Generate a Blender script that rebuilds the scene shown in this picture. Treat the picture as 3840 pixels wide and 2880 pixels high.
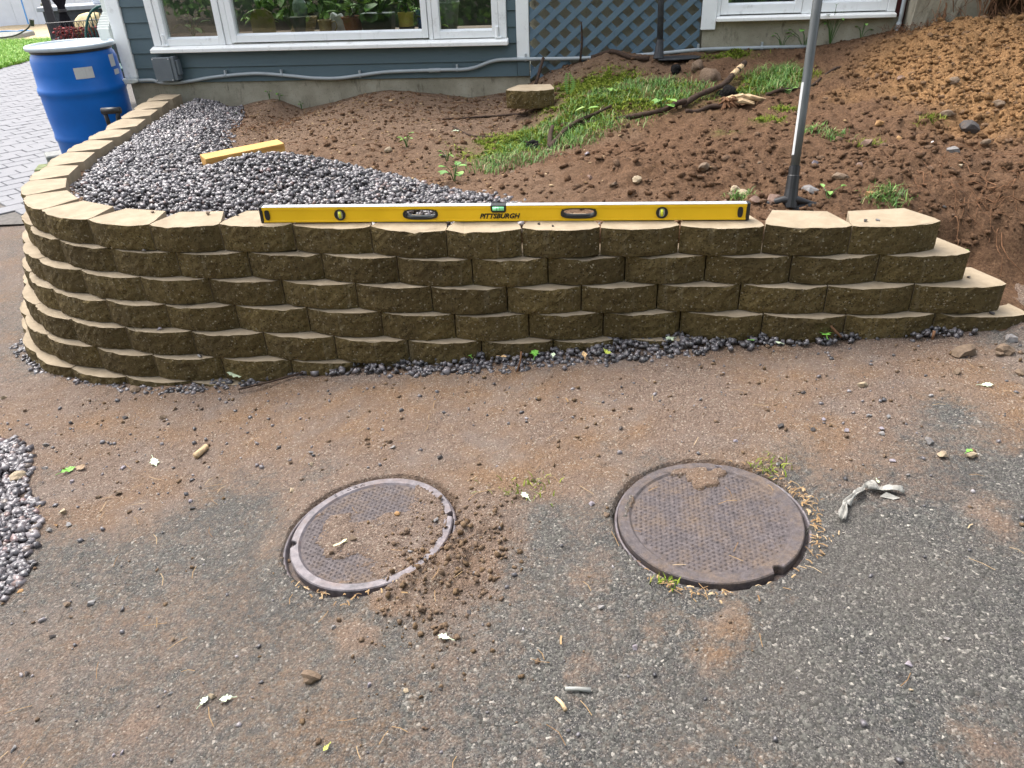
import bpy, bmesh, math, random
import numpy as np
from mathutils import Vector, Matrix

random.seed(7)
rng = np.random.default_rng(11)
scene = bpy.context.scene
COL = scene.collection
for o in list(bpy.data.objects):
    bpy.data.objects.remove(o)

# ---------------------------------------------------------------- camera, sky, sun, exposure
CAM_Z = 1.56
THETA, ROLL = 0.535592, 0.040611
cam_d = bpy.data.cameras.new('camera')
cam = bpy.data.objects.new('camera', cam_d)
COL.objects.link(cam)
cam_d.sensor_fit = 'HORIZONTAL'
cam_d.sensor_width = 36.0
cam_d.lens = 36.0 * 2853.0 / 3840.0
cam_d.clip_start = 0.05
cam_d.clip_end = 500
cam.matrix_world = (Matrix.Translation((0, 0, CAM_Z)) @ Matrix.Rotation(math.pi / 2 - THETA, 4, 'X')
                    @ Matrix.Rotation(-ROLL, 4, 'Z'))
scene.camera = cam

SUN_EL, SUN_AZ = math.radians(58), math.radians(-48)       # azimuth from +Y (beyond the house), towards -X
world = bpy.data.worlds.new('World')
scene.world = world
world.use_nodes = True
wn = world.node_tree
bg = wn.nodes['Background']
sky = wn.nodes.new('ShaderNodeTexSky')
sky.sky_type = 'NISHITA'
sky.sun_disc = False
sky.sun_elevation = SUN_EL
sky.sun_rotation = SUN_AZ
sky.air_density = 1.0
sky.dust_density = 4.0
sky.ozone_density = 0.6
bg.inputs['Strength'].default_value = 0.15
hsv = wn.nodes.new('ShaderNodeHueSaturation')          # thin even cloud: the blue is washed out
hsv.inputs['Saturation'].default_value = 0.4
wn.links.new(sky.outputs['Color'], hsv.inputs['Color'])
wn.links.new(hsv.outputs['Color'], bg.inputs['Color'])
sun_d = bpy.data.lights.new('sun', 'SUN')
sun_d.energy = 1.1
sun_d.angle = math.radians(40)
sun_d.color = (1.0, 0.96, 0.9)
sun = bpy.data.objects.new('sun', sun_d)
COL.objects.link(sun)
sdir = Vector((math.sin(SUN_AZ) * math.cos(SUN_EL), math.cos(SUN_AZ) * math.cos(SUN_EL), math.sin(SUN_EL)))
sun.rotation_euler = sdir.to_track_quat('Z', 'Y').to_euler()
sun.location = (-4, 6, 9)
scene.view_settings.view_transform = 'Standard'
scene.view_settings.look = 'None'
scene.view_settings.exposure = 1.68
scene.view_settings.gamma = 1.0
scene.view_settings.use_curve_mapping = False
scene.cycles.max_bounces = 6
scene.cycles.transparent_max_bounces = 8


# ---------------------------------------------------------------- ground shape
HY, HM = 5.66, -0.135                      # house front line: y = HY + HM*x
Z_TOP, COURSE, SETBACK = 0.6317, 0.10566, 0.01774

def hash2(ix, iy, seed):
    h = (ix.astype(np.int64) * 374761393 + iy.astype(np.int64) * 668265263 + seed * 1442695041) & 0xFFFFFFFF
    h = ((h ^ (h >> 13)) * 1274126177) & 0xFFFFFFFF
    h = h ^ (h >> 16)
    return (h & 0xFFFF) / 65535.0

def vnoise(x, y, seed=0):
    x = np.asarray(x, float); y = np.asarray(y, float)
    ix = np.floor(x); iy = np.floor(y)
    fx = x - ix; fy = y - iy
    fx = fx * fx * (3 - 2 * fx); fy = fy * fy * (3 - 2 * fy)
    a = hash2(ix, iy, seed); b = hash2(ix + 1, iy, seed)
    c = hash2(ix, iy + 1, seed); d = hash2(ix + 1, iy + 1, seed)
    return (a * (1 - fx) + b * fx) * (1 - fy) + (c * (1 - fx) + d * fx) * fy - 0.5

def fbm(x, y, scale, octs=4, seed=0, gain=0.5):
    r = 0.0; amp = 1.0
    for o in range(octs):
        r = r + amp * vnoise(x * scale + 17.3 * o, y * scale - 9.1 * o, seed + o)
        amp *= gain; scale *= 2.03
    return r

def smooth(a, b, t):
    t = np.clip((t - a) / (b - a), 0, 1)
    return t * t * (3 - 2 * t)

def gauss(x, y, cx, cy, sx, sy):
    return np.exp(-((x - cx) / sx) ** 2 - ((y - cy) / sy) ** 2)

GX = np.array([-40, -8, -3, -2.2, -1.6, -1.15, -.85, -.6, -.4, 0, .4, .8, 1.2, 1.6, 2.0, 2.6, 4, 8, 40])
GZ = np.array([-.25, -.18, -.12, -.075, -.04, -.01, .03, .07, .095, .128, .168, .192, .212, .235, .27, .33, .42, .5, .6])
def drive_z(x, y):
    """Smooth height of the driveway."""
    x = np.asarray(x, float)
    z = 0
    for k, w in ((-.2, .15), (-.1, .2), (0, .3), (.1, .2), (.2, .15)):
        z = z + w * np.interp(x + k, GX, GZ)
    return z

UH = np.array([-2.6, -2.33, -1.98, -1.63, -1.45, -1.2, -1.0, -.79, -.4, -.19, .04, .2, .37, .55, .7, 1.1, 1.5, 2.0, 2.27, 2.55, 2.8, 3.4, 6])
ZH = np.array([.60, .60, .52, .565, .50, .55, .59, .60, .575, .565, .60, .65, .735, .785, .80, .82, .835, .838, .875, .915, .955, .98, 1.0])
def soil_z(x, y):
    """Smooth height of the earth held by the wall."""
    x = np.asarray(x, float); y = np.asarray(y, float)
    yw = 2.695 - .1143 * x + .13
    yw = np.where(x < -1.0, yw + 0.05 * (x + 1) ** 2, yw)
    yh = HY + HM * x
    t = np.clip((y - yw) / (yh - yw), 0, 1.2)
    zh = np.interp(x, UH, ZH)
    zw = np.interp(x, [-3, 1.3, 1.5, 1.62, 1.8, 1.95, 2.3, 3, 8], [.575, .575, .50, .43, .34, .30, .30, .34, .5])
    lo = np.interp(x, [-3, 1.3, 1.6, 2.0, 8], [.575, .575, .60, .615, .65])
    zz = zw + (lo - zw) * smooth(0.0, .16, t)
    z = zz + (zh - lo) * np.clip(t, 0, 1) ** 1.15
    z = z + .055 * gauss(x, y, -1.05, 3.5, .38, .22) + .02 * gauss(x, y, -1.7, 4.6, .4, .8)
    z = z + .060 * gauss(x, y, .55, 3.35, .45, .25) + .045 * gauss(x, y, 1.1, 3.7, .35, .35)
    z = z - .030 * gauss(x, y, -.35, 3.75, .5, .35) - .02 * gauss(x, y, .45, 4.1, .5, .4)
    z = z + .035 * gauss(x, y, -.8, 5.6, .35, .25) + .03 * gauss(x, y, -1.65, 5.75, .2, .15)
    z = z + .06 * gauss(x, y, .72, 5.42, .2, .12)
    z = z + .10 * gauss(x, y, 3.0, 4.75, .75, .5) + .03 * gauss(x, y, 2.2, 4.1, .6, .5)
    z = z - .035 * gauss(x, y, .16, 4.62, .22, .16)
    # falls away in front of the wall line (inside the blocks, or as a bank beyond the wall's end)
    front = np.interp(x, [-3, 1.5, 1.75, 2.3, 8], [.05, .05, .3, .6, .8])
    d = np.clip((yw - y) / front, 0, 1)
    low = drive_z(x, y) - .03
    z = z * (1 - smooth(0, 1, d)) + low * smooth(0, 1, d)
    s = smooth(-2.24, -2.30, x)
    z = z * (1 - s) + low * s
    return z

# ---------------------------------------------------------------- materials
def nod(nt, t, **kw):
    n = nt.nodes.new(t)
    for k, v in kw.items():
        setattr(n, k, v)
    return n

class Mat:
    """Small builder for a Principled material driven by world-position noise."""
    def __init__(self, name, rough=.8, spec=.4, metal=0.0):
        self.m = bpy.data.materials.new(name)
        self.m.use_nodes = True
        self.nt = self.m.node_tree
        self.b = self.nt.nodes['Principled BSDF']
        self.b.inputs['Roughness'].default_value = rough
        self.b.inputs['Specular IOR Level'].default_value = spec
        self.b.inputs['Metallic'].default_value = metal
        self.pos = nod(self.nt, 'ShaderNodeNewGeometry').outputs['Position']
    def link(self, a, b):
        self.nt.links.new(a, b)
    def scaled(self, s):
        v = nod(self.nt, 'ShaderNodeVectorMath', operation='MULTIPLY')
        self.link(self.pos, v.inputs[0]); v.inputs[1].default_value = s
        return v.outputs[0]
    def noise(self, scale, detail=4, rough=.6, stretch=None, dist=0):
        n = nod(self.nt, 'ShaderNodeTexNoise')
        n.inputs['Scale'].default_value = scale; n.inputs['Detail'].default_value = detail
        n.inputs['Roughness'].default_value = rough; n.inputs['Distortion'].default_value = dist
        self.link(self.scaled(stretch) if stretch else self.pos, n.inputs['Vector'])
        return n.outputs['Fac']
    def voronoi(self, scale, feature='F1', out='Distance', rnd=1.0):
        n = nod(self.nt, 'ShaderNodeTexVoronoi', feature=feature)
        n.inputs['Scale'].default_value = scale; n.inputs['Randomness'].default_value = rnd
        self.link(self.pos, n.inputs['Vector'])
        return n.outputs[out]
    def attr(self, name):
        a = nod(self.nt, 'ShaderNodeAttribute'); a.attribute_name = name
        return a.outputs['Fac']
    def ramp(self, fac, stops, interp='LINEAR'):
        r = nod(self.nt, 'ShaderNodeValToRGB'); cr = r.color_ramp; cr.interpolation = interp
        while len(cr.elements) < len(stops):
            cr.elements.new(0.5)
        for e, (p, c) in zip(cr.elements, stops):
            e.position = p; e.color = (*c, 1) if len(c) == 3 else c
        self.link(fac, r.inputs['Fac'])
        return r.outputs['Color']
    def gray(self, fac, lo, hi, a=0.0, b=1.0):
        n = nod(self.nt, 'ShaderNodeMapRange'); n.clamp = True
        self.link(fac, n.inputs['Value'])
        n.inputs['From Min'].default_value = lo; n.inputs['From Max'].default_value = hi
        n.inputs['To Min'].default_value = a; n.inputs['To Max'].default_value = b
        return n.outputs['Result']
    def math(self, op, a, b):
        n = nod(self.nt, 'ShaderNodeMath', operation=op)
        for i, v in enumerate((a, b)):
            if isinstance(v, (int, float)): n.inputs[i].default_value = v
            else: self.link(v, n.inputs[i])
        return n.outputs[0]
    def mix(self, fac, a, b, mode='MIX'):
        n = nod(self.nt, 'ShaderNodeMix', data_type='RGBA', blend_type=mode)
        if isinstance(fac, (int, float)): n.inputs[0].default_value = fac
        else: self.link(fac, n.inputs[0])
        for i, v in ((6, a), (7, b)):
            if isinstance(v, tuple): n.inputs[i].default_value = (*v, 1)
            else: self.link(v, n.inputs[i])
        return n.outputs[2]
    def color(self, c):
        if isinstance(c, tuple): self.b.inputs['Base Color'].default_value = (*c, 1)
        else: self.link(c, self.b.inputs['Base Color'])
        return self
    def roughness(self, f):
        self.link(f, self.b.inputs['Roughness']); return self
    def bump(self, h, strength=.5, dist=.01):
        n = nod(self.nt, 'ShaderNodeBump')
        n.inputs['Strength'].default_value = strength; n.inputs['Distance'].default_value = dist
        self.link(h, n.inputs['Height'])
        prev = self.b.inputs['Normal']
        if prev.is_linked: self.link(prev.links[0].from_socket, n.inputs['Normal'])
        self.link(n.outputs[0], prev)
        return self

def sc(c, k): return tuple(max(0, min(1, v * k)) for v in c)
def simple(name, c, rough=.6, spec=.4, metal=0, var=.25, scale=20, bump=.15, bscale=60, stretch=None, bdist=.004):
    m = Mat(name, rough, spec, metal)
    n = m.noise(scale, 5, .6, stretch)
    m.color(m.ramp(n, [(.3, sc(c, 1 - var)), (.7, sc(c, 1 + var))]))
    if bump: m.bump(m.noise(bscale, 4, .6, stretch), bump, bdist)
    return m.m
def painted(name, c, dirt=(.12, .10, .08), amt=.5, rough=.55, bump=.3):
    """Old paint: flakes, grime streaks."""
    m = Mat(name, rough, .4)
    g = m.gray(m.noise(9, 8, .75), .56, .72, 0, amt)
    s = m.gray(m.noise(30, 6, .7, (1, 1, .12)), .58, .75, 0, amt * .6)
    base = m.mix(m.noise(5, 3), sc(c, .9), sc(c, 1.06))
    base = m.mix(s, base, sc(c, .55))
    m.color(m.mix(g, base, tuple(.5 * a + .5 * b for a, b in zip(dirt, sc(c, .6)))))
    m.bump(m.noise(70, 6, .7), bump, .003)
    return m.m

MAT = {}
def build_materials():
    M = MAT
    # asphalt with earth trodden and washed over it
    m = Mat('asphalt_and_dirt', .85, .3)
    v = m.voronoi(165, out='Color'); vd = m.voronoi(165)
    sep = nod(m.nt, 'ShaderNodeSeparateColor'); m.link(v, sep.inputs[0])
    agg = m.ramp(sep.outputs[0], [(0, (.028, .029, .027)), (.45, (.078, .078, .070)), (.80, (.148, .145, .128)), (.94, (.25, .235, .21)), (1, (.50, .46, .40))])
    v2 = m.voronoi(420, out='Color'); sep2 = nod(m.nt, 'ShaderNodeSeparateColor'); m.link(v2, sep2.inputs[0])
    fine = m.ramp(sep2.outputs[1], [(0, (.020, .020, .021)), (.6, (.075, .073, .070)), (.9, (.16, .15, .14)), (1, (.36, .33, .28))])
    asp = m.mix(m.gray(m.noise(60, 4), .42, .58), agg, fine)
    asp = m.mix(m.gray(m.noise(2.2, 6, .65), .36, .72, 0, .50), asp, (.128, .108, .090))
    asp = m.mix(m.gray(m.noise(1.7, 5, .6), .52, .70, 0, .45), asp, (.040, .041, .043))
    d = m.attr('dirt')
    df = m.math('ADD', d, m.math('MULTIPLY', m.math('SUBTRACT', m.noise(40, 9, .8), .5), 2.0))
    df = m.math('ADD', df, m.math('MULTIPLY', m.math('SUBTRACT', m.noise(3.5, 6, .65), .5), 1.1))
    dm = m.gray(df, .22, .80)
    soil = m.ramp(m.noise(140, 6, .75), [(.28, (.055, .036, .027)), (.5, (.165, .115, .086)), (.72, (.30, .225, .172))])
    warm = m.ramp(m.noise(130, 6, .75), [(.28, (.065, .037, .021)), (.5, (.190, .115, .066)), (.72, (.32, .22, .14))])
    soil = m.mix(m.gray(m.noise(2.6, 4, .6), .44, .64), soil, warm)
    soil = m.mix(m.gray(m.noise(5, 5, .6), .5, .7, 0, .55), soil, (.185, .155, .137))
    v3 = m.voronoi(210, out='Color'); sep3 = nod(m.nt, 'ShaderNodeSeparateColor'); m.link(v3, sep3.inputs[0])
    soil = m.mix(m.gray(sep3.outputs[2], .90, .96, 0, .7), soil, (.36, .30, .235))
    m.color(m.mix(dm, asp, soil))
    m.bump(m.math('SUBTRACT', m.noise(420, 3, .6), m.math('MULTIPLY', vd, 1.3)), .9, .006)
    m.bump(m.noise(70, 6, .75), .55, .012)
    M['drive'] = m.m
    # garden earth: dark loam, ochre subsoil where the attribute says so
    m = Mat('earth', .95, .15)
    n = m.noise(95, 8, .78)
    loam = m.ramp(n, [(.28, (.024, .013, .008)), (.48, (.112, .062, .035)), (.66, (.195, .116, .067)), (.8, (.28, .185, .115))])
    loam = m.mix(m.gray(m.noise(4, 5, .6), .42, .68, 0, .75), loam, m.ramp(n, [(.3, (.034, .018, .011)), (.55, (.125, .072, .040)), (.75, (.24, .155, .095))]))
    ochre = m.ramp(n, [(.28, (.066, .034, .012)), (.5, (.265, .145, .064)), (.72, (.43, .27, .135))])
    ochre = m.mix(m.gray(m.noise(7, 5, .65), .45, .7, 0, .5), ochre, (.135, .078, .034))
    c = m.mix(m.attr('ochre'), loam, ochre)
    c = m.mix(m.attr('litter'), c, m.ramp(m.noise(160, 6, .8), [(.3, (.050, .030, .020)), (.5, (.155, .100, .066)), (.66, (.33, .235, .165)), (.8, (.50, .40, .30))]))
    c = m.mix(m.math('MULTIPLY', m.attr('moss'), m.gray(m.noise(40, 5), .35, .6)), c, m.ramp(n, [(.3, (.030, .045, .008)), (.7, (.14, .17, .030))]))
    m.color(c)
    m.bump(n, .65, .018)
    m.bump(m.noise(300, 4, .7), .5, .006)
    M['earth'] = m.m
    m = Mat('clod_earth', .95, .15)
    n = m.noise(110, 7, .75)
    c = m.mix(m.attr('ochre'), m.ramp(n, [(.3, (.075, .048, .033)), (.7, (.26, .185, .130))]), m.ramp(n, [(.3, (.075, .042, .018)), (.7, (.27, .175, .085))]))
    t = m.attr('tint')
    c = m.mix(m.gray(t, .82, .9, 0, .65), c, (.24, .19, .155))
    m.color(c)
    m.bump(n, .8, .01)
    M['clod'] = m.m
    # crushed trap rock
    m = Mat('crushed_stone', .28, .7)
    t = m.attr('tint')
    base = m.ramp(t, [(0, (.020, .019, .021)), (.35, (.055, .050, .054)), (.65, (.105, .094, .100)), (.86, (.165, .145, .150)), (.94, (.29, .265, .265)), (.97, (.15, .080, .072)), (1, (.14, .12, .095))])
    m.color(m.mix(m.gray(m.noise(120, 5, .7), .40, .68, 0, .55), base, m.mix(.40, base, (.40, .375, .38))))
    m.bump(m.noise(160, 5, .7), .30, .004)
    M['gravel'] = m.m
    # moulded block: smooth tan skin, rough split face
    m = Mat('block_cast', .85, .3)
    n = m.noise(14, 6, .65)
    c = m.ramp(n, [(.3, (.235, .185, .122)), (.55, (.300, .240, .164)), (.75, (.35, .285, .20))])
    c = m.mix(m.gray(m.noise(210, 3, .7), .60, .68, 0, .5), c, (.24, .18, .11))
    c = m.mix(m.gray(m.noise(20, 8, .8), .60, .70, 0, .55), c, (.21, .14, .085))
    m.color(c); m.bump(m.noise(240, 4, .7), .35, .003)
    M['block_cast'] = m.m
    m = Mat('block_split', .92, .2)
    n = m.noise(55, 8, .72)
    c = m.ramp(n, [(.30, (.060, .041, .014)), (.48, (.140, .100, .038)), (.64, (.190, .142, .062)), (.80, (.29, .23, .125))])
    c = m.mix(m.gray(m.noise(4.5, 6, .65), .45, .68, 0, .55), c, (.085, .063, .030))
    c = m.mix(m.gray(m.noise(38, 4, .6, (1, 1, .1)), .58, .70, 0, .45), c, (.27, .225, .145))
    vo = m.voronoi(95)
    pit = m.gray(m.math('ADD', vo, m.math('MULTIPLY', m.noise(60, 4), .5)), .36, .48, 1, 0)
    c = m.mix(m.math('MULTIPLY', pit, .8), c, (.035, .026, .013))
    oi = nod(m.nt, 'ShaderNodeObjectInfo')
    c = m.mix(m.gray(oi.outputs['Random'], 0, 1, .0, .42), c, (.055, .038, .016))
    c = m.mix(m.math('MULTIPLY', m.gray(m.noise(3.2, 4, .5), .5, .62), .45), c, (.060, .042, .018))
    sp = m.voronoi(190, out='Color'); ss = nod(m.nt, 'ShaderNodeSeparateColor'); m.link(sp, ss.inputs[0])
    c = m.mix(m.gray(ss.outputs[0], .955, .985, 0, .6), c, (.36, .31, .22))
    m.color(c)
    m.bump(m.math('SUBTRACT', m.noise(95, 7, .72), m.math('MULTIPLY', pit, .9)), 1.0, .010)
    m.bump(m.noise(330, 3, .7), .5, .004)
    M['block_split'] = m.m
    # house
    m = Mat('blue_grey_paint', .5, .4)
    c = m.mix(m.noise(6, 4), (.070, .108, .126), (.086, .128, .148))
    c = m.mix(m.gray(m.noise(40, 6, .7, (.25, .25, 1)), .60, .74, 0, .5), c, (.035, .05, .058))
    c = m.mix(m.gray(m.noise(18, 8, .8), .66, .72, 0, .6), c, (.26, .29, .29))
    m.color(c); m.bump(m.noise(55, 5, .65, (.12, .12, 1)), .3, .003)
    M['blue'] = m.m
    M['lattice'] = painted('lattice_paint', (.105, .165, .215), (.16, .15, .13), .7, .65)
    M['white'] = painted('white_paint', (.84, .86, .86), (.20, .17, .13), .55, .5)
    M['sill'] = painted('sill_paint', (.85, .85, .82), (.30, .23, .15), .75, .6, .5)
    m = Mat('foundation_concrete', .9, .2)
    c = m.ramp(m.noise(5, 7, .65), [(.3, (.23, .21, .155)), (.6, (.36, .33, .255)), (.8, (.43, .40, .33))])
    c = m.mix(m.gray(m.noise(12, 7, .75, (1, 1, .35)), .56, .70, 0, .75), c, (.055, .042, .030))
    c = m.mix(m.gray(m.noise(150, 3), .62, .7, 0, .6), c, (.07, .06, .045))
    m.color(c); m.bump(m.noise(80, 6, .7), .5, .006)
    M['concrete'] = m.m
    M['pvc'] = simple('grey_conduit', (.33, .36, .37), .45, .45, var=.12, scale=8, bump=.08)
    M['box'] = simple('grey_box_paint', (.115, .135, .15), .5, .4, var=.12, scale=8, bump=.08)
    M['aluminium'] = painted('downspout_paint', (.60, .62, .58), (.2, .18, .14), .5, .45, .12)
    M['red_board'] = painted('dark_red_paint', (.085, .018, .017), (.05, .04, .035), .6)
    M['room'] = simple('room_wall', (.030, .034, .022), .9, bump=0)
    M['shelf'] = simple('shelf_wood', (.10, .06, .035), .7)
    # glass pane: real Fresnel reflection, the rest passes straight through
    g = bpy.data.materials.new('window_glass'); g.use_nodes = True; nt = g.node_tree
    nt.nodes.remove(nt.nodes['Principled BSDF'])
    fr = nod(nt, 'ShaderNodeFresnel'); fr.inputs['IOR'].default_value = 1.9
    tr = nod(nt, 'ShaderNodeBsdfTransparent'); tr.inputs[0].default_value = (.90, .94, .90, 1)
    gl = nod(nt, 'ShaderNodeBsdfGlossy'); gl.inputs['Roughness'].default_value = .012
    mx = nod(nt, 'ShaderNodeMixShader')
    nt.links.new(fr.outputs[0], mx.inputs[0]); nt.links.new(tr.outputs[0], mx.inputs[1]); nt.links.new(gl.outputs[0], mx.inputs[2])
    nt.links.new(mx.outputs[0], nt.nodes['Material Output'].inputs[0])
    M['glass'] = g
    # tools and things
    M['yellow'] = simple('yellow_enamel', (.86, .53, .010), .42, .4, var=.05, scale=12, bump=.04)
    m = Mat('scuffed_yellow_enamel', .42, .4)
    c = m.mix(m.noise(12, 3), (.80, .48, .008), (.90, .56, .012))
    c = m.mix(m.gray(m.noise(90, 6, .8), .66, .70, 0, .85), c, (.12, .08, .02))
    c = m.mix(m.gray(m.noise(30, 7, .75, (.25, 1, 1)), .62, .74, 0, .5), c, (.42, .27, .05))
    m.color(c); m.bump(m.noise(60, 4), .05, .002)
    M['yellow'] = m.m
    M['black'] = simple('black_plastic', (.014, .014, .015), .45, .45, var=.2, bump=.1)
    M['black_dull'] = simple('dull_black_steel', (.030, .031, .034), .6, .4, var=.4, scale=30, bump=.25)
    M['silver'] = simple('bare_aluminium', (.62, .63, .64), .38, .5, .6, var=.1, scale=40, bump=.1)
    M['vial_y'] = simple('yellow_vial', (.62, .66, .04), .2, .6, var=.05, bump=0)
    M['vial_g'] = simple('green_vial', (.25, .74, .36), .2, .6, var=.05, bump=0)
    M['ink'] = simple('black_ink', (.012, .011, .01), .5, var=0, bump=0)
    M['handle'] = simple('grey_fibreglass', (.085, .092, .092), .42, .45, var=.2, scale=25, bump=.1, stretch=(1, 1, .1))
    M['sticker'] = painted('worn_sticker', (.50, .51, .51), (.3, .3, .28), .5, .5, .1)
    M['drum'] = simple('blue_drum_plastic', (.002, .112, .44), .42, .3, var=.10, scale=5, bump=.05, bscale=25)
    M['lid'] = painted('drum_lid', (.40, .46, .50), (.25, .25, .22), .45, .4, .1)
    m = Mat('cast_iron', .5, .5, .25)
    c = m.ramp(m.noise(40, 7, .7), [(.3, (.060, .054, .060)), (.55, (.135, .118, .126)), (.75, (.23, .20, .205))])
    c = m.mix(m.gray(m.noise(16, 6, .7), .48, .66, 0, .6), c, (.115, .075, .060))
    m.color(c); m.bump(m.noise(200, 5, .7), .4, .003)
    M['iron'] = m.m
    m = Mat('dusty_iron', .8, .3)
    c = m.ramp(m.noise(60, 7, .7), [(.3, (.050, .042, .043)), (.6, (.110, .093, .093)), (.8, (.18, .155, .15))])
    c = m.mix(m.gray(m.noise(11, 9, .8), .46, .66, 0, .85), c, m.ramp(m.noise(150, 6, .75), [(.3, (.07, .047, .033)), (.6, (.175, .125, .088)), (.8, (.28, .21, .15))]))
    m.color(c); m.bump(m.noise(180, 6, .7), .7, .006)
    M['iron_dusty'] = m.m
    m = Mat('pine_timber', .6, .35)
    c = m.ramp(m.noise(30, 5, .6, (.35, .35, 2.2)), [(.3, (.42, .20, .045)), (.7, (.62, .36, .105))])
    m.color(c); m.bump(m.noise(60, 4, .6, (.2, .2, 2)), .2, .003)
    M['timber'] = m.m
    M['bark'] = simple('dark_bark', (.050, .032, .023), .9, .2, var=.5, scale=60, bump=.8, bscale=120)
    M['rootwood'] = simple('root_skin', (.165, .085, .045), .9, .2, var=.45, scale=60, bump=.3)
    M['torn'] = simple('torn_wood', (.50, .36, .21), .8, .2, var=.35, scale=70, bump=.6, bscale=140)
    M['peat'] = simple('black_peat', (.010, .009, .009), .95, .2, var=.4, scale=60, bump=1, bscale=90, bdist=.02)
    M['cloth'] = simple('dirty_white_cloth', (.27, .26, .235), .85, .2, var=.35, scale=60, bump=.5, bscale=130)
    m = Mat('leaf_card', .55, .35)
    t = m.attr('tint')
    m.color(m.ramp(t, [(0, (.022, .070, .008)), (.5, (.070, .170, .020)), (.85, (.16, .30, .035)), (1, (.24, .38, .07))]))
    M['foliage'] = m.m
    m = Mat('grass_blade', .5, .35)
    m.color(m.ramp(m.attr('tint'), [(0, (.050, .125, .022)), (.5, (.105, .24, .045)), (.85, (.19, .33, .07)), (.93, (.33, .33, .13)), (1, (.42, .34, .18))]))
    M['grass'] = m.m
    m = Mat('lawn_blade', .5, .35)
    m.color(m.ramp(m.attr('tint'), [(0, (.13, .30, .030)), (.6, (.24, .46, .05)), (1, (.40, .55, .10))]))  # greens raised above the other grass to stand in for open-sky light
    M['lawn'] = m.m
    m = Mat('moss_tuft', .9, .15)
    m.color(m.ramp(m.attr('tint'), [(0, (.060, .095, .010)), (.5, (.150, .205, .022)), (1, (.27, .30, .05))]))
    M['moss'] = m.m
    m = Mat('dry_needle', .8, .2)
    m.color(m.ramp(m.attr('tint'), [(0, (.08, .045, .025)), (.4, (.17, .10, .048)), (.8, (.28, .18, .085)), (1, (.40, .30, .18))]))
    M['litter'] = m.m
    for nm, c in {'pale': (.50, .58, .40), 'green': (.16, .40, .06), 'brown': (.23, .15, .08), 'yellow': (.40, .46, .08), 'cream': (.66, .60, .34), 'tan': (.45, .30, .15), 'red': (.50, .13, .06)}.items():
        M['leaf_' + nm] = simple('leaf_' + nm, c, .55, .35, var=.25, scale=70, bump=.2)
    for nm, c in {'tan': (.36, .285, .19), 'orange': (.33, .185, .075), 'grey': (.22, .21, .205), 'lilac': (.27, .24, .265), 'brown': (.165, .115, .075), 'dark': (.058, .052, .050), 'red': (.19, .120, .090), 'white': (.75, .74, .72)}.items():
        mm = Mat('stone_' + nm, .75, .35)
        n = mm.noise(75, 6, .7)
        cc = mm.ramp(n, [(.3, sc(c, .6)), (.6, c), (.8, sc(c, 1.35))])
        cc = mm.mix(mm.gray(mm.noise(35, 6, .7), .50, .66, 0, .5), cc, (.13, .085, .055))
        mm.color(cc); mm.bump(n, .6, .006)
        M['stone_' + nm] = mm.m
    # left yard
    m = Mat('paver_stone', .8, .35)
    c = m.mix(m.noise(1.6, 5, .6), (.15, .153, .165), (.205, .205, .215))
    c = m.mix(m.gray(m.noise(60, 5, .7), .42, .65, 0, .4), c, (.22, .21, .215))
    m.color(c); m.bump(m.noise(150, 4), .3, .004)
    M['paver'] = m.m
    M['joint'] = simple('paver_joint_sand', (.13, .12, .11), .95, .1, scale=30)
    M['lawn_soil'] = simple('lawn_soil', (.10, .16, .035), .95, .1, scale=6)
    M['yard'] = simple('yard_ground', (.20, .17, .13), .95, .1, scale=3)
    M['sand'] = simple('sand', (.50, .39, .25), .95, .1, scale=12)
    M['vinyl'] = simple('white_vinyl', (.66, .70, .76), .5, .4, var=.08, scale=3, bump=0)
    M['old_wood'] = simple('weathered_wood', (.27, .25, .18), .85, .2, var=.35, scale=25, bump=.4, stretch=(3, 3, .3))
    M['post'] = simple('brown_metal_post', (.035, .032, .034), .5, .4, var=.15, bump=.05)
    M['curtain'] = simple('charcoal_curtain', (.030, .028, .033), .85, .2, var=.3, scale=10, bump=.1)
    M['counter'] = simple('grey_counter', (.36, .38, .40), .6, .3, var=.1, bump=.05)
    M['dark_cabinet'] = simple('dark_cabinet', (.07, .075, .08), .7, .3)
    M['chair'] = simple('teal_cord', (.008, .070, .060), .55, .4, bump=.1)
    M['hose'] = simple('blue_hose', (.05, .19, .42), .5, .4, bump=0)
    M['cement'] = simple('grey_cement', (.25, .25, .23), .9, .2, scale=30, bump=.4)
    M['mossy'] = simple('mossy_cement', (.16, .18, .09), .95, .15, var=.5, scale=25, bump=.6)
    M['boulder'] = simple('yellow_boulder', (.62, .50, .27), .85, .2, scale=12, bump=.5, bscale=30)
    M['flower'] = simple('red_leaf', (.20, .030, .030), .7, .2, var=.5, scale=60, bump=0)
    # on the window shelf
    M['terracotta'] = simple('terracotta', (.23, .085, .035), .8, .2)
    M['ochre_pot'] = simple('ochre_can', (.48, .35, .08), .5, .4)
    M['blue_pot'] = simple('blue_cup', (.025, .085, .24), .45, .4)
    M['sage_pot'] = simple('sage_pot', (.10, .13, .10), .5, .4)
    M['dark_pot'] = simple('dark_green_box', (.012, .030, .016), .5, .4)
    M['olive'] = simple('olive_board', (.13, .115, .020), .6, .3)
    M['wicker'] = simple('gold_wicker', (.26, .19, .07), .55, .4, scale=40, bump=.3)
    M['paper'] = simple('white_paper', (.55, .55, .58), .8, .2, bump=.2)
    M['clear'] = simple('pale_plastic', (.24, .30, .28), .2, .5, var=.3, bump=.1)
build_materials()

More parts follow.
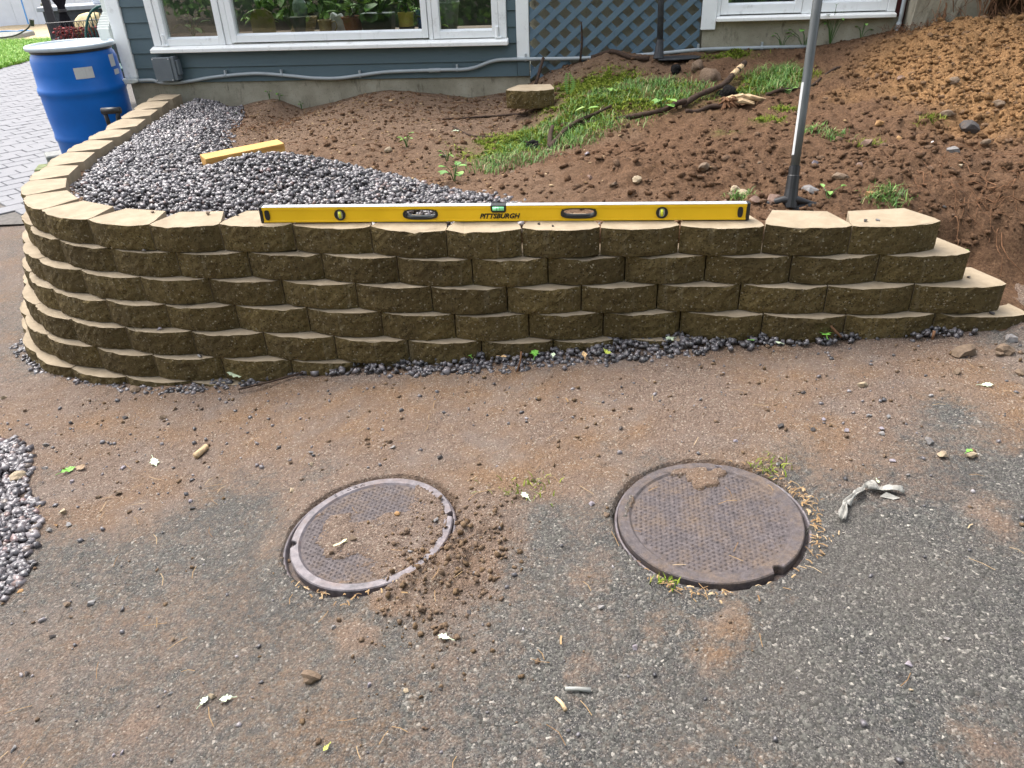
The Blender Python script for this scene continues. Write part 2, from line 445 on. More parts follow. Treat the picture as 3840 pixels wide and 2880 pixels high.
# ---------------------------------------------------------------- mesh helpers
class MB:
    """Collects vertices and faces, then links them as one mesh object."""
    def __init__(s): s.v = []; s.f = []; s.m = []
    def add(s, vs, fs, mi=0):
        b = len(s.v); s.v += [tuple(v) for v in vs]
        s.f += [tuple(i + b for i in f) for f in fs]; s.m += [mi] * len(fs)
        return s
    def box(s, x0, x1, y0, y1, z0, z1, mi=0):
        return s.add([(x0, y0, z0), (x1, y0, z0), (x1, y1, z0), (x0, y1, z0), (x0, y0, z1), (x1, y0, z1), (x1, y1, z1), (x0, y1, z1)],
                     [(0, 3, 2, 1), (4, 5, 6, 7), (0, 1, 5, 4), (1, 2, 6, 5), (2, 3, 7, 6), (3, 0, 4, 7)], mi)
    def prism(s, poly, a, b, axis='z', mi=0):
        """Extrude a 2-D polygon; axis z: (x,y) up z, y: (x,z) along y, x: (y,z) along x."""
        def P(p, t): return {'z': (p[0], p[1], t), 'y': (p[0], t, p[1]), 'x': (t, p[0], p[1])}[axis]
        n = len(poly)
        return s.add([P(p, a) for p in poly] + [P(p, b) for p in poly],
                     [tuple(range(n))[::-1], tuple(range(n, 2 * n))] + [(i, (i + 1) % n, n + (i + 1) % n, n + i) for i in range(n)], mi)
    def tube(s, pts, r, n=8, cap=True, mi=0):
        pts = [Vector(p) for p in pts]; rs = r if isinstance(r, (list, tuple)) else [r] * len(pts)
        vs = []; prev = None
        for i, p in enumerate(pts):
            t = (pts[min(i + 1, len(pts) - 1)] - pts[max(i - 1, 0)]).normalized()
            up = prev if prev is not None else (Vector((0, 0, 1)) if abs(t.z) < .9 else Vector((1, 0, 0)))
            a = (up - t * up.dot(t)).normalized(); b = t.cross(a); prev = a
            vs += [p + (a * math.cos(2 * math.pi * k / n) + b * math.sin(2 * math.pi * k / n)) * rs[i] for k in range(n)]
        fs = [(i * n + k, i * n + (k + 1) % n, (i + 1) * n + (k + 1) % n, (i + 1) * n + k) for i in range(len(pts) - 1) for k in range(n)]
        if cap: fs += [tuple(range(n))[::-1], tuple(range((len(pts) - 1) * n, len(pts) * n))]
        return s.add(vs, fs, mi)
    def lathe(s, prof, n=32, c=(0, 0, 0), mi=0, cap0=True, cap1=True):
        vs = [(c[0] + r * math.cos(2 * math.pi * k / n), c[1] + r * math.sin(2 * math.pi * k / n), c[2] + z) for r, z in prof for k in range(n)]
        fs = [(i * n + k, i * n + (k + 1) % n, (i + 1) * n + (k + 1) % n, (i + 1) * n + k) for i in range(len(prof) - 1) for k in range(n)]
        if cap0: fs.append(tuple(range(n))[::-1])
        if cap1: fs.append(tuple(range((len(prof) - 1) * n, len(prof) * n)))
        return s.add(vs, fs, mi)
    def build(s, name, mats, parent=None, smooth=False, bevel=0):
        me = bpy.data.meshes.new(name)
        me.from_pydata(s.v, [], s.f)
        mats = mats if isinstance(mats, (list, tuple)) else [mats]
        for mm in mats: me.materials.append(MAT[mm] if isinstance(mm, str) else mm)
        me.polygons.foreach_set('material_index', s.m)
        if smooth: me.polygons.foreach_set('use_smooth', [True] * len(s.f))
        me.update()
        o = bpy.data.objects.new(name, me); COL.objects.link(o)
        if parent is not None: o.parent = parent
        if bevel:
            bm = bmesh.new(); bm.from_mesh(me)
            bmesh.ops.bevel(bm, geom=bm.edges[:], offset=bevel, segments=1, affect='EDGES', clamp_overlap=True)
            bm.to_mesh(me); bm.free()
        return o

def np_mesh(name, V, F, mat, parent=None, attrs=None, smooth=False):
    """Large mesh from arrays: V (n,3), F (m,k)."""
    me = bpy.data.meshes.new(name)
    V = np.ascontiguousarray(V, dtype=np.float32); F = np.ascontiguousarray(F, dtype=np.int32)
    me.vertices.add(len(V)); me.vertices.foreach_set('co', V.ravel())
    k = F.shape[1]
    me.loops.add(F.size); me.loops.foreach_set('vertex_index', F.ravel())
    me.polygons.add(len(F)); me.polygons.foreach_set('loop_start', np.arange(0, F.size, k, dtype=np.int32))
    if smooth: me.polygons.foreach_set('use_smooth', np.ones(len(F), dtype=bool))
    for nm, a in (attrs or {}).items():
        at = me.attributes.new(nm, 'FLOAT', 'POINT'); at.data.foreach_set('value', np.ascontiguousarray(a, dtype=np.float32))
    me.materials.append(MAT[mat]); me.update(calc_edges=True); me.validate()
    o = bpy.data.objects.new(name, me); COL.objects.link(o)
    if parent is not None: o.parent = parent
    return o

def tag(o, label=None, cat=None, group=None, kind=None):
    if label: o['label'] = label
    if cat: o['category'] = cat
    if group: o['group'] = group
    if kind: o['kind'] = kind
    return o
def thing(name, label, cat, loc=(0, 0, 0), rotz=0, group=None):
    o = bpy.data.objects.new(name, None); COL.objects.link(o)
    o.empty_display_size = .1
    o.location = loc; o.rotation_euler = (0, 0, rotz)
    return tag(o, label, cat, group)

def ico():
    bm = bmesh.new(); bmesh.ops.create_icosphere(bm, subdivisions=1, radius=1)
    V = np.array([v.co[:] for v in bm.verts]); F = np.array([[v.index for v in f.verts] for f in bm.faces]); bm.free()
    return V, F
ICO_V, ICO_F = ico()
CUBE_V = np.array([[-1, -1, -1], [1, -1, -1], [1, 1, -1], [-1, 1, -1], [-1, -1, 1], [1, -1, 1], [1, 1, 1], [-1, 1, 1]]) * .78
CUBE_F = np.array([[0, 2, 1], [0, 3, 2], [4, 5, 6], [4, 6, 7], [0, 1, 5], [0, 5, 4], [1, 2, 6], [1, 6, 5], [2, 3, 7], [2, 7, 6], [3, 0, 4], [3, 4, 7]])
def stones(P, size, flat=(.55, .9), jit=.30, tilt=.5, cube=False):
    """Angular little stones at points P: arrays of verts, faces, one tint per stone spread over its verts."""
    n = len(P); k = len(ICO_V)
    V = ICO_V[None] * (1 + jit * (rng.random((n, k, 1)) * 2 - 1))
    if cube:
        k = 8; V = CUBE_V[None] * (1 + .85 * jit * (rng.random((n, k, 3)) * 2 - 1))
        V[:, 4:, :2] *= rng.uniform(.35, 1.0, (n, 1, 2)); V[:, 4:, :2] += rng.uniform(-.35, .35, (n, 1, 2))
    s = np.stack([rng.uniform(.75, 1.25, n), rng.uniform(.6, 1.0, n), rng.uniform(*flat, n)], 1) * np.asarray(size).reshape(-1, 1) * .5
    V = V * s[:, None, :]
    a = rng.uniform(0, 2 * np.pi, n); b = rng.normal(0, tilt, n)
    cb, sb = np.cos(b)[:, None], np.sin(b)[:, None]
    x, y, z = V[..., 0], V[..., 1], V[..., 2]
    y, z = y * cb - z * sb, y * sb + z * cb
    ca_, sa_ = np.cos(a)[:, None], np.sin(a)[:, None]
    x, y = x * ca_ - y * sa_, x * sa_ + y * ca_
    V = np.stack([x, y, z], -1) + np.asarray(P)[:, None, :]
    F = ((CUBE_F if cube else ICO_F)[None] + (np.arange(n) * k)[:, None, None]).reshape(-1, 3)
    return V.reshape(-1, 3), F, np.repeat(rng.random(n), k)

def blades(P, h, w, lean=.5, tint=None):
    """Curved grass blades: two quads plus tip, as triangles."""
    n = len(P); P = np.asarray(P, float)
    a = rng.uniform(0, 2 * np.pi, n); d = np.stack([np.cos(a), np.sin(a), np.zeros(n)], 1)
    q = np.stack([-np.sin(a), np.cos(a), np.zeros(n)], 1)
    h = np.asarray(h).reshape(-1, 1) * rng.uniform(.55, 1.2, (n, 1)); L = h * rng.uniform(.1, 1, (n, 1)) * lean * 2
    w = w * rng.uniform(.6, 1.3, (n, 1)) * .5
    up = np.array([[0, 0, 1.0]])
    m1 = P + up * h * .55 + d * L * .25; t = P + up * h * np.sqrt(np.clip(1 - (L / (2.2 * h)) ** 2, .1, 1)) + d * L
    V = np.stack([P - q * w, P + q * w, m1 - q * w * .8, m1 + q * w * .8, t], 1).reshape(-1, 3)
    F = (np.array([[0, 1, 3], [0, 3, 2], [2, 3, 4]])[None] + (np.arange(n) * 5)[:, None, None]).reshape(-1, 3)
    tt = rng.random(n) if tint is None else tint
    return V, F, np.repeat(tt, 5)

def inside(x, y, poly):
    r = np.zeros(np.shape(x), bool); n = len(poly)
    for i in range(n):
        (x1, y1), (x2, y2) = poly[i], poly[(i + 1) % n]
        c = ((y1 > y) != (y2 > y)) & (x < (x2 - x1) * (y - y1) / ((y2 - y1) or 1e-9) + x1)
        r ^= c
    return r
def poly_dist(x, y, poly, closed=True):
    d = np.full(np.shape(x), 1e9); n = len(poly)
    for i in range(n if closed else n - 1):
        (x1, y1), (x2, y2) = poly[i], poly[(i + 1) % n]
        L = (x2 - x1) ** 2 + (y2 - y1) ** 2 + 1e-12
        t = np.clip(((x - x1) * (x2 - x1) + (y - y1) * (y2 - y1)) / L, 0, 1)
        d = np.minimum(d, np.hypot(x - x1 - t * (x2 - x1), y - y1 - t * (y2 - y1)))
    return d
def grid_mesh(name, xs, ys, zf, mat, attrs_f=None, keep=None, smooth=True):
    X, Y = np.meshgrid(xs, ys); Z = zf(X, Y); nx, ny = len(xs), len(ys)
    V = np.stack([X, Y, Z], -1).reshape(-1, 3)
    i = np.arange(nx - 1)[None] + np.arange(ny - 1)[:, None] * nx
    F = np.stack([i, i + 1, i + 1 + nx, i + nx], -1).reshape(-1, 4)
    if keep is not None:
        c = V[F].mean(1); F = F[keep(c[:, 0], c[:, 1])]
    at = {k: f(X, Y).ravel() for k, f in (attrs_f or {}).items()}
    return np_mesh(name, V, F, mat, attrs=at, smooth=smooth)
def spline(pts, n=6):
    """Catmull-Rom through points."""
    P = [Vector(p) for p in pts]; P = [P[0] * 2 - P[1]] + P + [P[-1] * 2 - P[-2]]; out = []
    for i in range(1, len(P) - 2):
        for k in range(n):
            t = k / n; a, b, c, d = P[i - 1], P[i], P[i + 1], P[i + 2]
            out.append(.5 * ((2 * b) + (c - a) * t + (2 * a - 5 * b + 4 * c - d) * t * t + (3 * b - a - 3 * c + d) * t ** 3))
    return out + [P[-2]]

# ================================================================ GROUND
STRIPOUT = [(-2.42, 3.3), (-2.119, 3.01), (-1.869, 2.872), (-1.75, 2.815), (-1.533, 2.731), (-1.339, 2.699), (-1.147, 2.697), (-.942, 2.729), (-.62, 2.644), (-.353, 2.557), (.03, 2.486), (.223, 2.475), (.414, 2.469), (.58, 2.464), (.799, 2.483), (1.058, 2.464), (1.213, 2.464), (1.388, 2.485), (1.575, 2.418), (1.684, 2.437)]
DIRT = [(-2.6, 2.9), (-2.18, 2.4), (-1.747, 2.037), (-1.40, 1.80), (-1.204, 1.85), (-.929, 2.02), (-.745, 1.965), (-.70, 1.85), (-.701, 1.775), (-.663, 1.72), (-.349, 1.774), (-.393, 1.50), (-.368, 1.425), (-.304, 1.355), (-.199, 1.289), (-.035, 1.362), (-.062, 1.558), (-.03, 1.685), (.051, 1.793), (.233, 1.651), (.301, 1.71), (.375, 1.836), (.796, 1.783), (1.079, 1.811), (1.336, 2.019), (1.561, 1.919), (1.795, 2.319), (2.6, 2.3), (2.6, 2.9), (1.064, 2.8), (-.437, 2.9), (-1.893, 3.1)]
DIRT_SPOTS = [(-.418, 1.302, .10), (-.535, 1.225, .07), (-.858, 1.278, .05), (-.895, 1.121, .07), (.409, 1.142, .07), (.46, 1.226, .08), (-.943, 1.101, .05), (.128, 1.126, .06), (.332, 1.203, .07), (.876, .876, .08), (-1.3, 1.2, .1), (1.25, 1.5, .08)]
COVERS = [(-.421, 1.681, .0955, .236, .095), (.520, 1.582, .1765, .245, .045)]    # x, y, z, radius, slope along x
def spill(x, y):       # loose earth heaped over the right edge of the left cover
    a = .027 * gauss(x, y, -.205, 1.50, .10, .13) + .018 * gauss(x, y, -.29, 1.41, .09, .06) + .012 * gauss(x, y, -.10, 1.62, .08, .12)
    return a
def driveway_z(x, y):
    z = drive_z(x, y)
    cen = (np.abs(x) < 3.5) & (y < 4)
    n = fbm(x, y, 9, 5, 3) * .010 + fbm(x, y, 60, 3, 9) * .004
    dm = dirt_mask(x, y)
    z = z + np.where(cen, n * (.30 + .9 * dm), 0) + .006 * dm
    for cx, cy, cz, r, b in COVERS:
        d = np.hypot(x - cx, y - cy)
        zc = cz + b * (x - cx)
        w = smooth(r + .12, r + .03, d)
        z = z * (1 - w) + (zc - .003 + np.where(cen, n * .30, 0)) * w
        z = np.where(d < r + (.016 if b > .06 else .014), zc - .030, z)
    z = z + spill(x, y) * (1 + 1.3 * fbm(x, y, 38, 3, 21))
    sd = np.hypot(x + .40, y - 1.70)
    lid = COVERS[0][2] + .095 * (x + .421)
    thin = smooth(.0, .16, (x + .44) * .8 - (y - 1.73) * .35 + .09 + .35 * fbm(x, y, 9, 3, 31))
    z = np.where((np.hypot(x + .421, y - 1.681) < .219) & (thin > .35), np.maximum(z, lid - .0035 + .008 * (thin - .5) + .010 * fbm(x, y, 40, 4, 33)), z)
    lid2 = COVERS[1][2] + .045 * (x - .52)
    thin2 = .55 * smooth(-.02, .14, (y - 1.572) - .35 * (x - .52) - .05) - .12 + .5 * fbm(x, y, 11, 3, 41)
    z = np.where((np.hypot(x - .52, y - 1.572) < .234) & (thin2 > .35), np.maximum(z, lid2 + .002 + .004 * fbm(x, y, 50, 3, 43)), z)
    # foot of the bank beyond the wall's right end
    z = z + .05 * smooth(1.55, 2.1, x) * smooth(2.2, 2.6, y) * (1 + 1.2 * fbm(x, y, 14, 4, 47))
    return z
_dm = {}
def dirt_mask(x, y):
    key = x.shape
    s = np.where(inside(x, y, DIRT), 1, -1) * poly_dist(x, y, DIRT)
    d = smooth(-.36, .26, s + .26 * fbm(x, y, 5, 5, 5))
    for cx, cy, r in DIRT_SPOTS:
        d = np.maximum(d, .62 * np.exp(-((x - cx) ** 2 + (y - cy) ** 2) / r ** 2) * (1 + 1.4 * fbm(x, y, 14, 4, 7)))
    d = np.maximum(d, np.clip(spill(x, y) / .008, 0, 1))
    d = np.maximum(d, .54 * smooth(.1, -1.2, x) * smooth(2.3, 1.3, y))
    d = np.maximum(d, .38 * smooth(2.0, 1.2, y) * smooth(1.0, -.4, x))
    for (cx, cy, cz, r, b), t in zip(COVERS, (0, 1)):
        d = np.where(np.hypot(x - cx, y - cy) < r - .03, 1.0, d)
    far = smooth(2.3, 3.4, np.abs(x)) * .55
    d = np.maximum(d, .62 * smooth(-1.9, -2.3, x))
    return np.clip(d, 0, 1)
fx = np.concatenate([-np.geomspace(60, 2.75, 26), np.arange(-2.65, 2.45, .0105), np.geomspace(2.5, 60, 26)])
fy = np.concatenate([-np.geomspace(60, .1, 18), np.linspace(.2, .74, 8), np.arange(.78, 3.05, .0105), np.geomspace(3.1, 80, 40)])
drive = grid_mesh('driveway', fx, fy, driveway_z, 'drive', {'dirt': dirt_mask})
tag(drive, kind='structure')

# ---- earth behind the wall
MOSS_SPOTS = [(.66, 5.02, .20, .17), (.42, 4.62, .2, .15), (.45, 5.0, .15, .2), (1.47, 4.52, .16, .08), (1.5, 4.15, .06, .06), (1.34, 3.92, .07, .05), (1.09, 3.77, .05, .04), (.3, 4.3, .3, .2), (.8, 4.6, .35, .25), (.0, 4.2, .2, .2), (1.6, 4.7, .2, .15), (1.5, 5.3, .15, .08)]
def earth_ochre(x, y):
    a = smooth(-.20, .30, (x - 1.75) * .55 + (y - 3.85) * .35 + .5 * fbm(x, y, 3, 4, 61)) * smooth(.12, .55, (x - 1.55) + .3 * fbm(x, y, 4, 3, 62))
    return np.clip(a * smooth(3.25, 3.7, y + .3 * fbm(x, y, 5, 3, 63)) * (1 - .8 * smooth(.25, -.1, HY + HM * x - y) ) * smooth(-.1, .5, (x - 2.05) + (4.9 - y) * .9), 0, 1)
def earth_litter(x, y):
    return np.clip(smooth(.25, -.35, x - .45 + .6 * fbm(x, y, 3, 4, 71)) * (.45 + .55 * smooth(3.7, 4.8, y + .6 * fbm(x, y, 2, 3, 72))) + .55 * smooth(1.1, .25, HY + HM * x - y) * smooth(1.6, .8, x), 0, 1)
def earth_moss(x, y):
    m = 0
    for cx, cy, sx, sy in MOSS_SPOTS: m = np.maximum(m, gauss(x, y, cx, cy, sx, sy))
    return np.clip(m * 1.2 + .5 * fbm(x, y, 8, 3, 75) * (m > .15), 0, 1)
def earth_z(x, y):
    z = soil_z(x, y)
    oc = earth_ochre(x, y); li = earth_litter(x, y)
    rough = np.clip(.85 + .5 * oc - .5 * li, .3, 2)
    n = .034 * fbm(x, y, 2.6, 3, 81) + .034 * fbm(x, y, 7, 4, 82) * rough + .036 * np.abs(fbm(x, y, 17, 4, 83)) * rough + .020 * fbm(x, y, 50, 3, 84) * rough - .008
    yw = 2.695 - .1143 * x + .13
    near = smooth(.0, .25, y - yw)
    nearh = smooth(0, .12, HY + HM * x - y)
    # dark hollow behind the stepped end of the wall
    z = z - .07 * gauss(x, y, 1.72, 2.78, .14, .10)
    return z + n * (.25 + .75 * near) * (.45 + .55 * nearh)
ex = np.concatenate([np.arange(-2.33, 3.35, .0135), np.geomspace(3.38, 9, 30)])
ey = np.concatenate([np.arange(2.05, 6.05, .0135), np.geomspace(6.1, 9, 6)])
EARTH_IN = [(-2.43, 6.2), (-2.43, 5.64), (-2.35, 5.04), (-2.30, 4.46), (-2.27, 4.0), (-2.20, 3.65), (-2.06, 3.40), (-1.90, 3.18), (-1.64, 3.03), (-1.37, 2.94), (-.5, 2.80), (0, 2.5), (0, 6.5)]
def earth_keep(x, y):
    return (y < HY + HM * x + .12 + .9 * smooth(2.5, 2.8, x)) & (y > 2.36 - .1143 * x) & (inside(x, y, EARTH_IN) | (x > -.6))
earth = grid_mesh('soil_bank', ex, ey, earth_z, 'earth', {'ochre': earth_ochre, 'litter': earth_litter, 'moss': earth_moss}, earth_keep)
tag(earth, kind='structure')

# ================================================================ RETAINING WALL
COURSES = {
 0: [(-2.474, 5.917), (-2.472, 5.641), (-2.436, 5.342), (-2.394, 5.04), (-2.362, 4.735), (-2.342, 4.46), (-2.335, 4.19), (-2.292, 3.90), (-2.234, 3.622), (-2.12, 3.37), (-1.936, 3.145), (-1.672, 2.991), (-1.387, 2.892), (-1.105, 2.86), (-.815, 2.827), (-.508, 2.761), (-.22, 2.683), (.058, 2.667), (.342, 2.644), (.628, 2.635), (.923, 2.598), (1.218, 2.557), (1.539, 2.571)],
 1: [(-1.593, 2.944), (-1.306, 2.872), (-1.014, 2.84), (-.713, 2.78), (-.415, 2.713), (-.131, 2.663), (.151, 2.648), (.436, 2.638), (.728, 2.613), (1.027, 2.567), (1.332, 2.543), (1.648, 2.529)],
 2: [(-1.765, 2.985), (-1.479, 2.881), (-1.189, 2.84), (-.889, 2.796), (-.587, 2.725), (-.292, 2.667), (-.005, 2.638), (.273, 2.617), (.557, 2.61), (.855, 2.573), (1.155, 2.52), (1.463, 2.505), (1.781, 2.482)],
 3: [(-1.952, 3.054), (-1.664, 2.913), (-1.391, 2.84), (-1.1, 2.809), (-.799, 2.755), (-.498, 2.687), (-.21, 2.642), (.074, 2.623), (.357, 2.608), (.647, 2.595), (.938, 2.528), (1.231, 2.493), (1.55, 2.479), (1.868, 2.445)],
 4: [(-1.867, 2.969), (-1.594, 2.867), (-1.297, 2.801), (-.994, 2.762), (-.699, 2.706), (-.401, 2.649), (-.113, 2.617), (.165, 2.597), (.426, 2.596), (.725, 2.56)],
 5: [(-2.044, 3.04), (-1.763, 2.905), (-1.488, 2.81), (-1.194, 2.772), (-.896, 2.725), (-.60, 2.69), (-.30, 2.645)],
 6: [(-1.916, 2.925), (-1.637, 2.826), (-1.34, 2.765), (-1.05, 2.735), (-.76, 2.70)]}
c0 = COURSES[0]
def offset_left(k):
    pts = []
    for i in range(0, 13):
        a = Vector(c0[max(i - 1, 0)]); b = Vector(c0[i + 1]); t = (b - a).normalized()
        pts.append(Vector(c0[i]) + Vector((t.y, -t.x)) * (SETBACK + (.017 if i < 11 else .008)) * k)
    return pts
def extend_left(k):
    """Walk from the first measured joint along the offset curve towards the house."""
    line = offset_left(k)[::-1]
    cur = Vector(COURSES[k][0]); out = []
    seg = next(i for i in range(len(line)) if line[i].y > cur.y + .03)
    path = [cur] + line[seg:]; need = .299; 
    i = 0; p = path[0]
    while i < len(path) - 1:
        d = (path[i + 1] - p).length
        if d >= need:
            p = p + (path[i + 1] - p) * (need / d); out.append(tuple(p)); need = .299
        else:
            need -= d; i += 1; p = path[i]
    return out[::-1]
for k in range(1, 7): COURSES[k] = extend_left(k) + COURSES[k]

def block_mesh(p0, p1, ztop, seed, depth=.158, bulge=.030, taper=.17, h=.1036):
    r = np.random.default_rng(seed)
    a = np.array(p0); b = np.array(p1); w = np.hypot(*(b - a)); e = (b - a) / w; n = np.array([e[1], -e[0]])
    nu, nz = 16, 6
    us = np.linspace(0, 1, nu + 1); zs = np.linspace(0, 1, nz + 1)
    g = .0022
    chip = .0035 * np.abs(np.convolve(r.normal(0, 1, nu + 3), [.3, .4, .3], 'valid'))
    if r.random() < .5:
        chip = chip + r.uniform(.003, .010) * np.exp(-((us - r.uniform(.15, .85)) / .07) ** 2)
    V = []
    prof = (1 - np.abs(2 * us - 1) ** 2.4) * bulge
    rough = r.normal(0, .0016, (nz + 1, nu + 1)); low = r.normal(0, .0022, (3, 5))
    tl = r.normal(0, .0012, 2)
    for j, z in enumerate(zs):
        for i, u in enumerate(us):
            o = prof[i] + rough[j, i] + low[int(z * 2.99), int(u * 4.99)] * .5
            if j == nz: o -= chip[i] * .55
            if j == 0: o -= .004
            if i in (0, nu): o = -.001 + rough[j, i] * .4
            zz = ztop - h + h * z - (chip[i] * .9 if j == nz and 0 < i < nu else 0) + (tl[0] + (tl[1] - tl[0]) * u) * z
            q = a + e * (g + (w - 2 * g) * u) + n * o
            V.append((q[0], q[1], zz))
    F = []; M_ = []
    W = nu + 1
    for j in range(nz):
        for i in range(nu):
            F.append((j * W + i, j * W + i + 1, (j + 1) * W + i + 1, (j + 1) * W + i)); M_.append(1)
    # back corners
    bk = len(V)
    for z in (ztop - h, ztop):
        tt = (tl if z == ztop else (0, 0))
        q0 = a + e * (w * taper) - n * depth; q1 = b - e * (w * taper) - n * depth
        m0 = a + e * (g + .004) - n * .035; m1 = b - e * (g + .004) - n * .035
        for q, t in ((m0, tt[0]), (q0, tt[0]), (q1, tt[1]), (m1, tt[1])): V.append((q[0], q[1], z + t))
    top = [nz * W + i for i in range(W)]; bot = list(range(W))
    F.append(tuple(top + [bk + 7, bk + 6, bk + 5, bk + 4])); M_.append(0)
    F.append(tuple([bk, bk + 1, bk + 2, bk + 3] + bot[::-1])); M_.append(0)
    F.append((bk + 1, bk + 5, bk + 6, bk + 2)); M_.append(0)
    F.append((bk, bk + 4, bk + 5, bk + 1)); M_.append(0)
    F.append((bk + 2, bk + 6, bk + 7, bk + 3)); M_.append(0)
    left = [j * W for j in range(nz + 1)]; right = [j * W + nu for j in range(nz + 1)]
    F.append(tuple(left + [bk + 4, bk])); M_.append(0)
    F.append(tuple(right[::-1] + [bk + 3, bk + 7])); M_.append(0)
    return V, F, M_
wall = thing('retaining_wall', 'curved low retaining wall of tan split-face concrete blocks stacked in stepped courses', 'retaining wall', (0, 0, 0))
seed = 100
for k, js in COURSES.items():
    zt = Z_TOP - COURSE * k
    for i in range(len(js) - 1):
        seed += 1
        end = (i == len(js) - 2 and k < 4)
        V, F, Mi = block_mesh(js[i], js[i + 1], zt + random.uniform(-.0012, .0012), seed)
        mb = MB(); mb.v = V; mb.f = F; mb.m = Mi
        mb.build('block', ['block_cast', 'block_split'], wall)
# loose block lying on the earth by the house
lb = MB(); V, F, Mi = block_mesh((0, 0), (.297, 0), .104, 77)
lb.v = V; lb.f = F; lb.m = Mi
lbo = lb.build('loose_block', ['block_cast', 'block_split'])
lbo.rotation_euler = (.02, -.03, math.atan2(-.058, .258))
tag(lbo, 'single tan concrete wall block lying alone on the bare earth near the house foundation', 'concrete block')
def on_earth(x, y): return float(earth_z(np.array([x]), np.array([y]))[0])
lbo.location = (.035, 4.83, .640)
def on_drive(x, y): return float(driveway_z(np.array([x]), np.array([y]))[0])

# ================================================================ CRUSHED STONE
GRAVEL = [(-2.26, 5.93), (-1.965, 5.86), (-1.80, 5.50), (-1.67, 4.871), (-1.556, 4.413), (-1.45, 4.2), (-1.133, 4.023), (-.871, 3.888), (-.708, 3.782), (-.55, 3.68), (-.393, 3.56), (-.268, 3.40), (-.04, 3.22), (.08, 3.06), (.02, 2.80), (-.25, 2.82), (-.5, 2.88), (-.85, 2.96), (-1.4, 3.04), (-1.85, 3.30), (-2.08, 3.65), (-2.18, 4.2), (-2.22, 4.8), (-2.26, 5.4)]
def fill_poly(poly, n, grow=0.0):
    xs = [p[0] for p in poly]; ys = [p[1] for p in poly]
    x = rng.uniform(min(xs) - grow, max(xs) + grow, n); y = rng.uniform(min(ys) - grow, max(ys) + grow, n)
    s = np.where(inside(x, y, poly), 1, -1) * poly_dist(x, y, poly)
    k = s > -grow * rng.random(n)
    return x[k], y[k], s[k]
def gravel_h(x, y):
    s = np.where(inside(x, y, GRAVEL), 1, -1) * poly_dist(x, y, GRAVEL)
    far = smooth(.0, .12, y - (2.695 - .1143 * x + .13))
    return soil_z(x, y) + (.020 + .036 * far) * smooth(-.02, .16, s) + .045 * gauss(x, y, -1.14, 3.62, .26, .13)
x, y, s = fill_poly(GRAVEL, 46000, .06)
z = gravel_h(x, y) + rng.uniform(-.016, .006, len(x))
size = rng.uniform(.013, .031, len(x))
V, F, T = stones(np.stack([x, y, z], 1), size, tilt=.9, jit=.45, cube=True)
tag(np_mesh('gravel', V, F, 'gravel', attrs={'tint': T}), 'bed of grey crushed stone backfilling behind the curved wall', 'gravel', kind='stuff')
# bed under the stones so no earth shows between them
gb = grid_mesh('gravel_bed', np.arange(-2.27, .12, .03), np.arange(2.75, 5.96, .03), lambda a, b: gravel_h(a, b) - .014, 'gravel', {'tint': lambda a, b: .05 + 0 * a},
               lambda a, b: inside(a, b, GRAVEL) & (poly_dist(a, b, GRAVEL) > .02))
tag(gb, 'dark bed of finer stone under the crushed stone', 'gravel', kind='stuff')
# strip along the wall's foot
FOOT = [(-2.60, 3.35)] + [(p[0] + .0, p[1]) for p in STRIPOUT]
inner = [(1.75, 2.50), (1.2, 2.55), (.7, 2.60), (.2, 2.64), (-.3, 2.69), (-.9, 2.77), (-1.2, 2.80), (-1.5, 2.86), (-1.7, 2.93), (-1.95, 3.03), (-2.12, 3.16), (-2.35, 3.5)]
x, y, s = fill_poly(STRIPOUT + inner, 21000, .035)
keep = s > -.02 * rng.random(len(s)); x, y = x[keep], y[keep]
wl = 2.695 - .1143 * x - .0177 * 5
rise = np.interp(x, [-2.5, -1.6, -.95, -.62, -.1, .5, 1.3, 1.7], [.0, .0, .01, .03, .03, .03, .022, .02])
z = drive_z(x, y) + rise * smooth(-.16, .06, y - wl) + rng.uniform(-.010, .008, len(x))
V, F, T = stones(np.stack([x, y, z], 1), rng.uniform(.013, .032, len(x)), tilt=.9, jit=.45, cube=True)
tag(np_mesh('gravel', V, F, 'gravel', attrs={'tint': T * .8}), 'strip of grey crushed stone along the foot of the wall', 'gravel', kind='stuff')
# pile at the left edge
PILE = [(-2.05, 2.44), (-1.97, 2.43), (-1.903, 2.402), (-1.779, 2.25), (-1.739, 2.122), (-1.647, 2.023), (-1.561, 1.88), (-1.519, 1.755), (-1.484, 1.662), (-1.51, 1.58), (-1.62, 1.50), (-2.3, 1.6), (-2.3, 2.3)]
x, y, s = fill_poly(PILE, 5200, .05)
z = drive_z(x, y) + .075 * smooth(-.02, .25, s) * rng.uniform(.75, 1.05, len(x)) + .008
V, F, T = stones(np.stack([x, y, z], 1), rng.uniform(.018, .038, len(x)), tilt=.9, jit=.45, cube=True)
tag(np_mesh('gravel', V, F, 'gravel', attrs={'tint': .25 + .75 * T}), 'heap of grey crushed stone at the left edge of the driveway', 'gravel', kind='stuff')
pb = grid_mesh('gravel_bed', np.arange(-2.3, -1.5, .03), np.arange(1.5, 2.45, .03),
               lambda a, b: drive_z(a, b) + .07 * smooth(.0, .25, np.where(inside(a, b, PILE), 1, -1) * poly_dist(a, b, PILE)) - .004, 'gravel', {'tint': lambda a, b: .05 + 0 * a}, lambda a, b: inside(a, b, PILE) & (poly_dist(a, b, PILE) > .03))
tag(pb, 'dark underside of the crushed stone heap', 'gravel', kind='stuff')

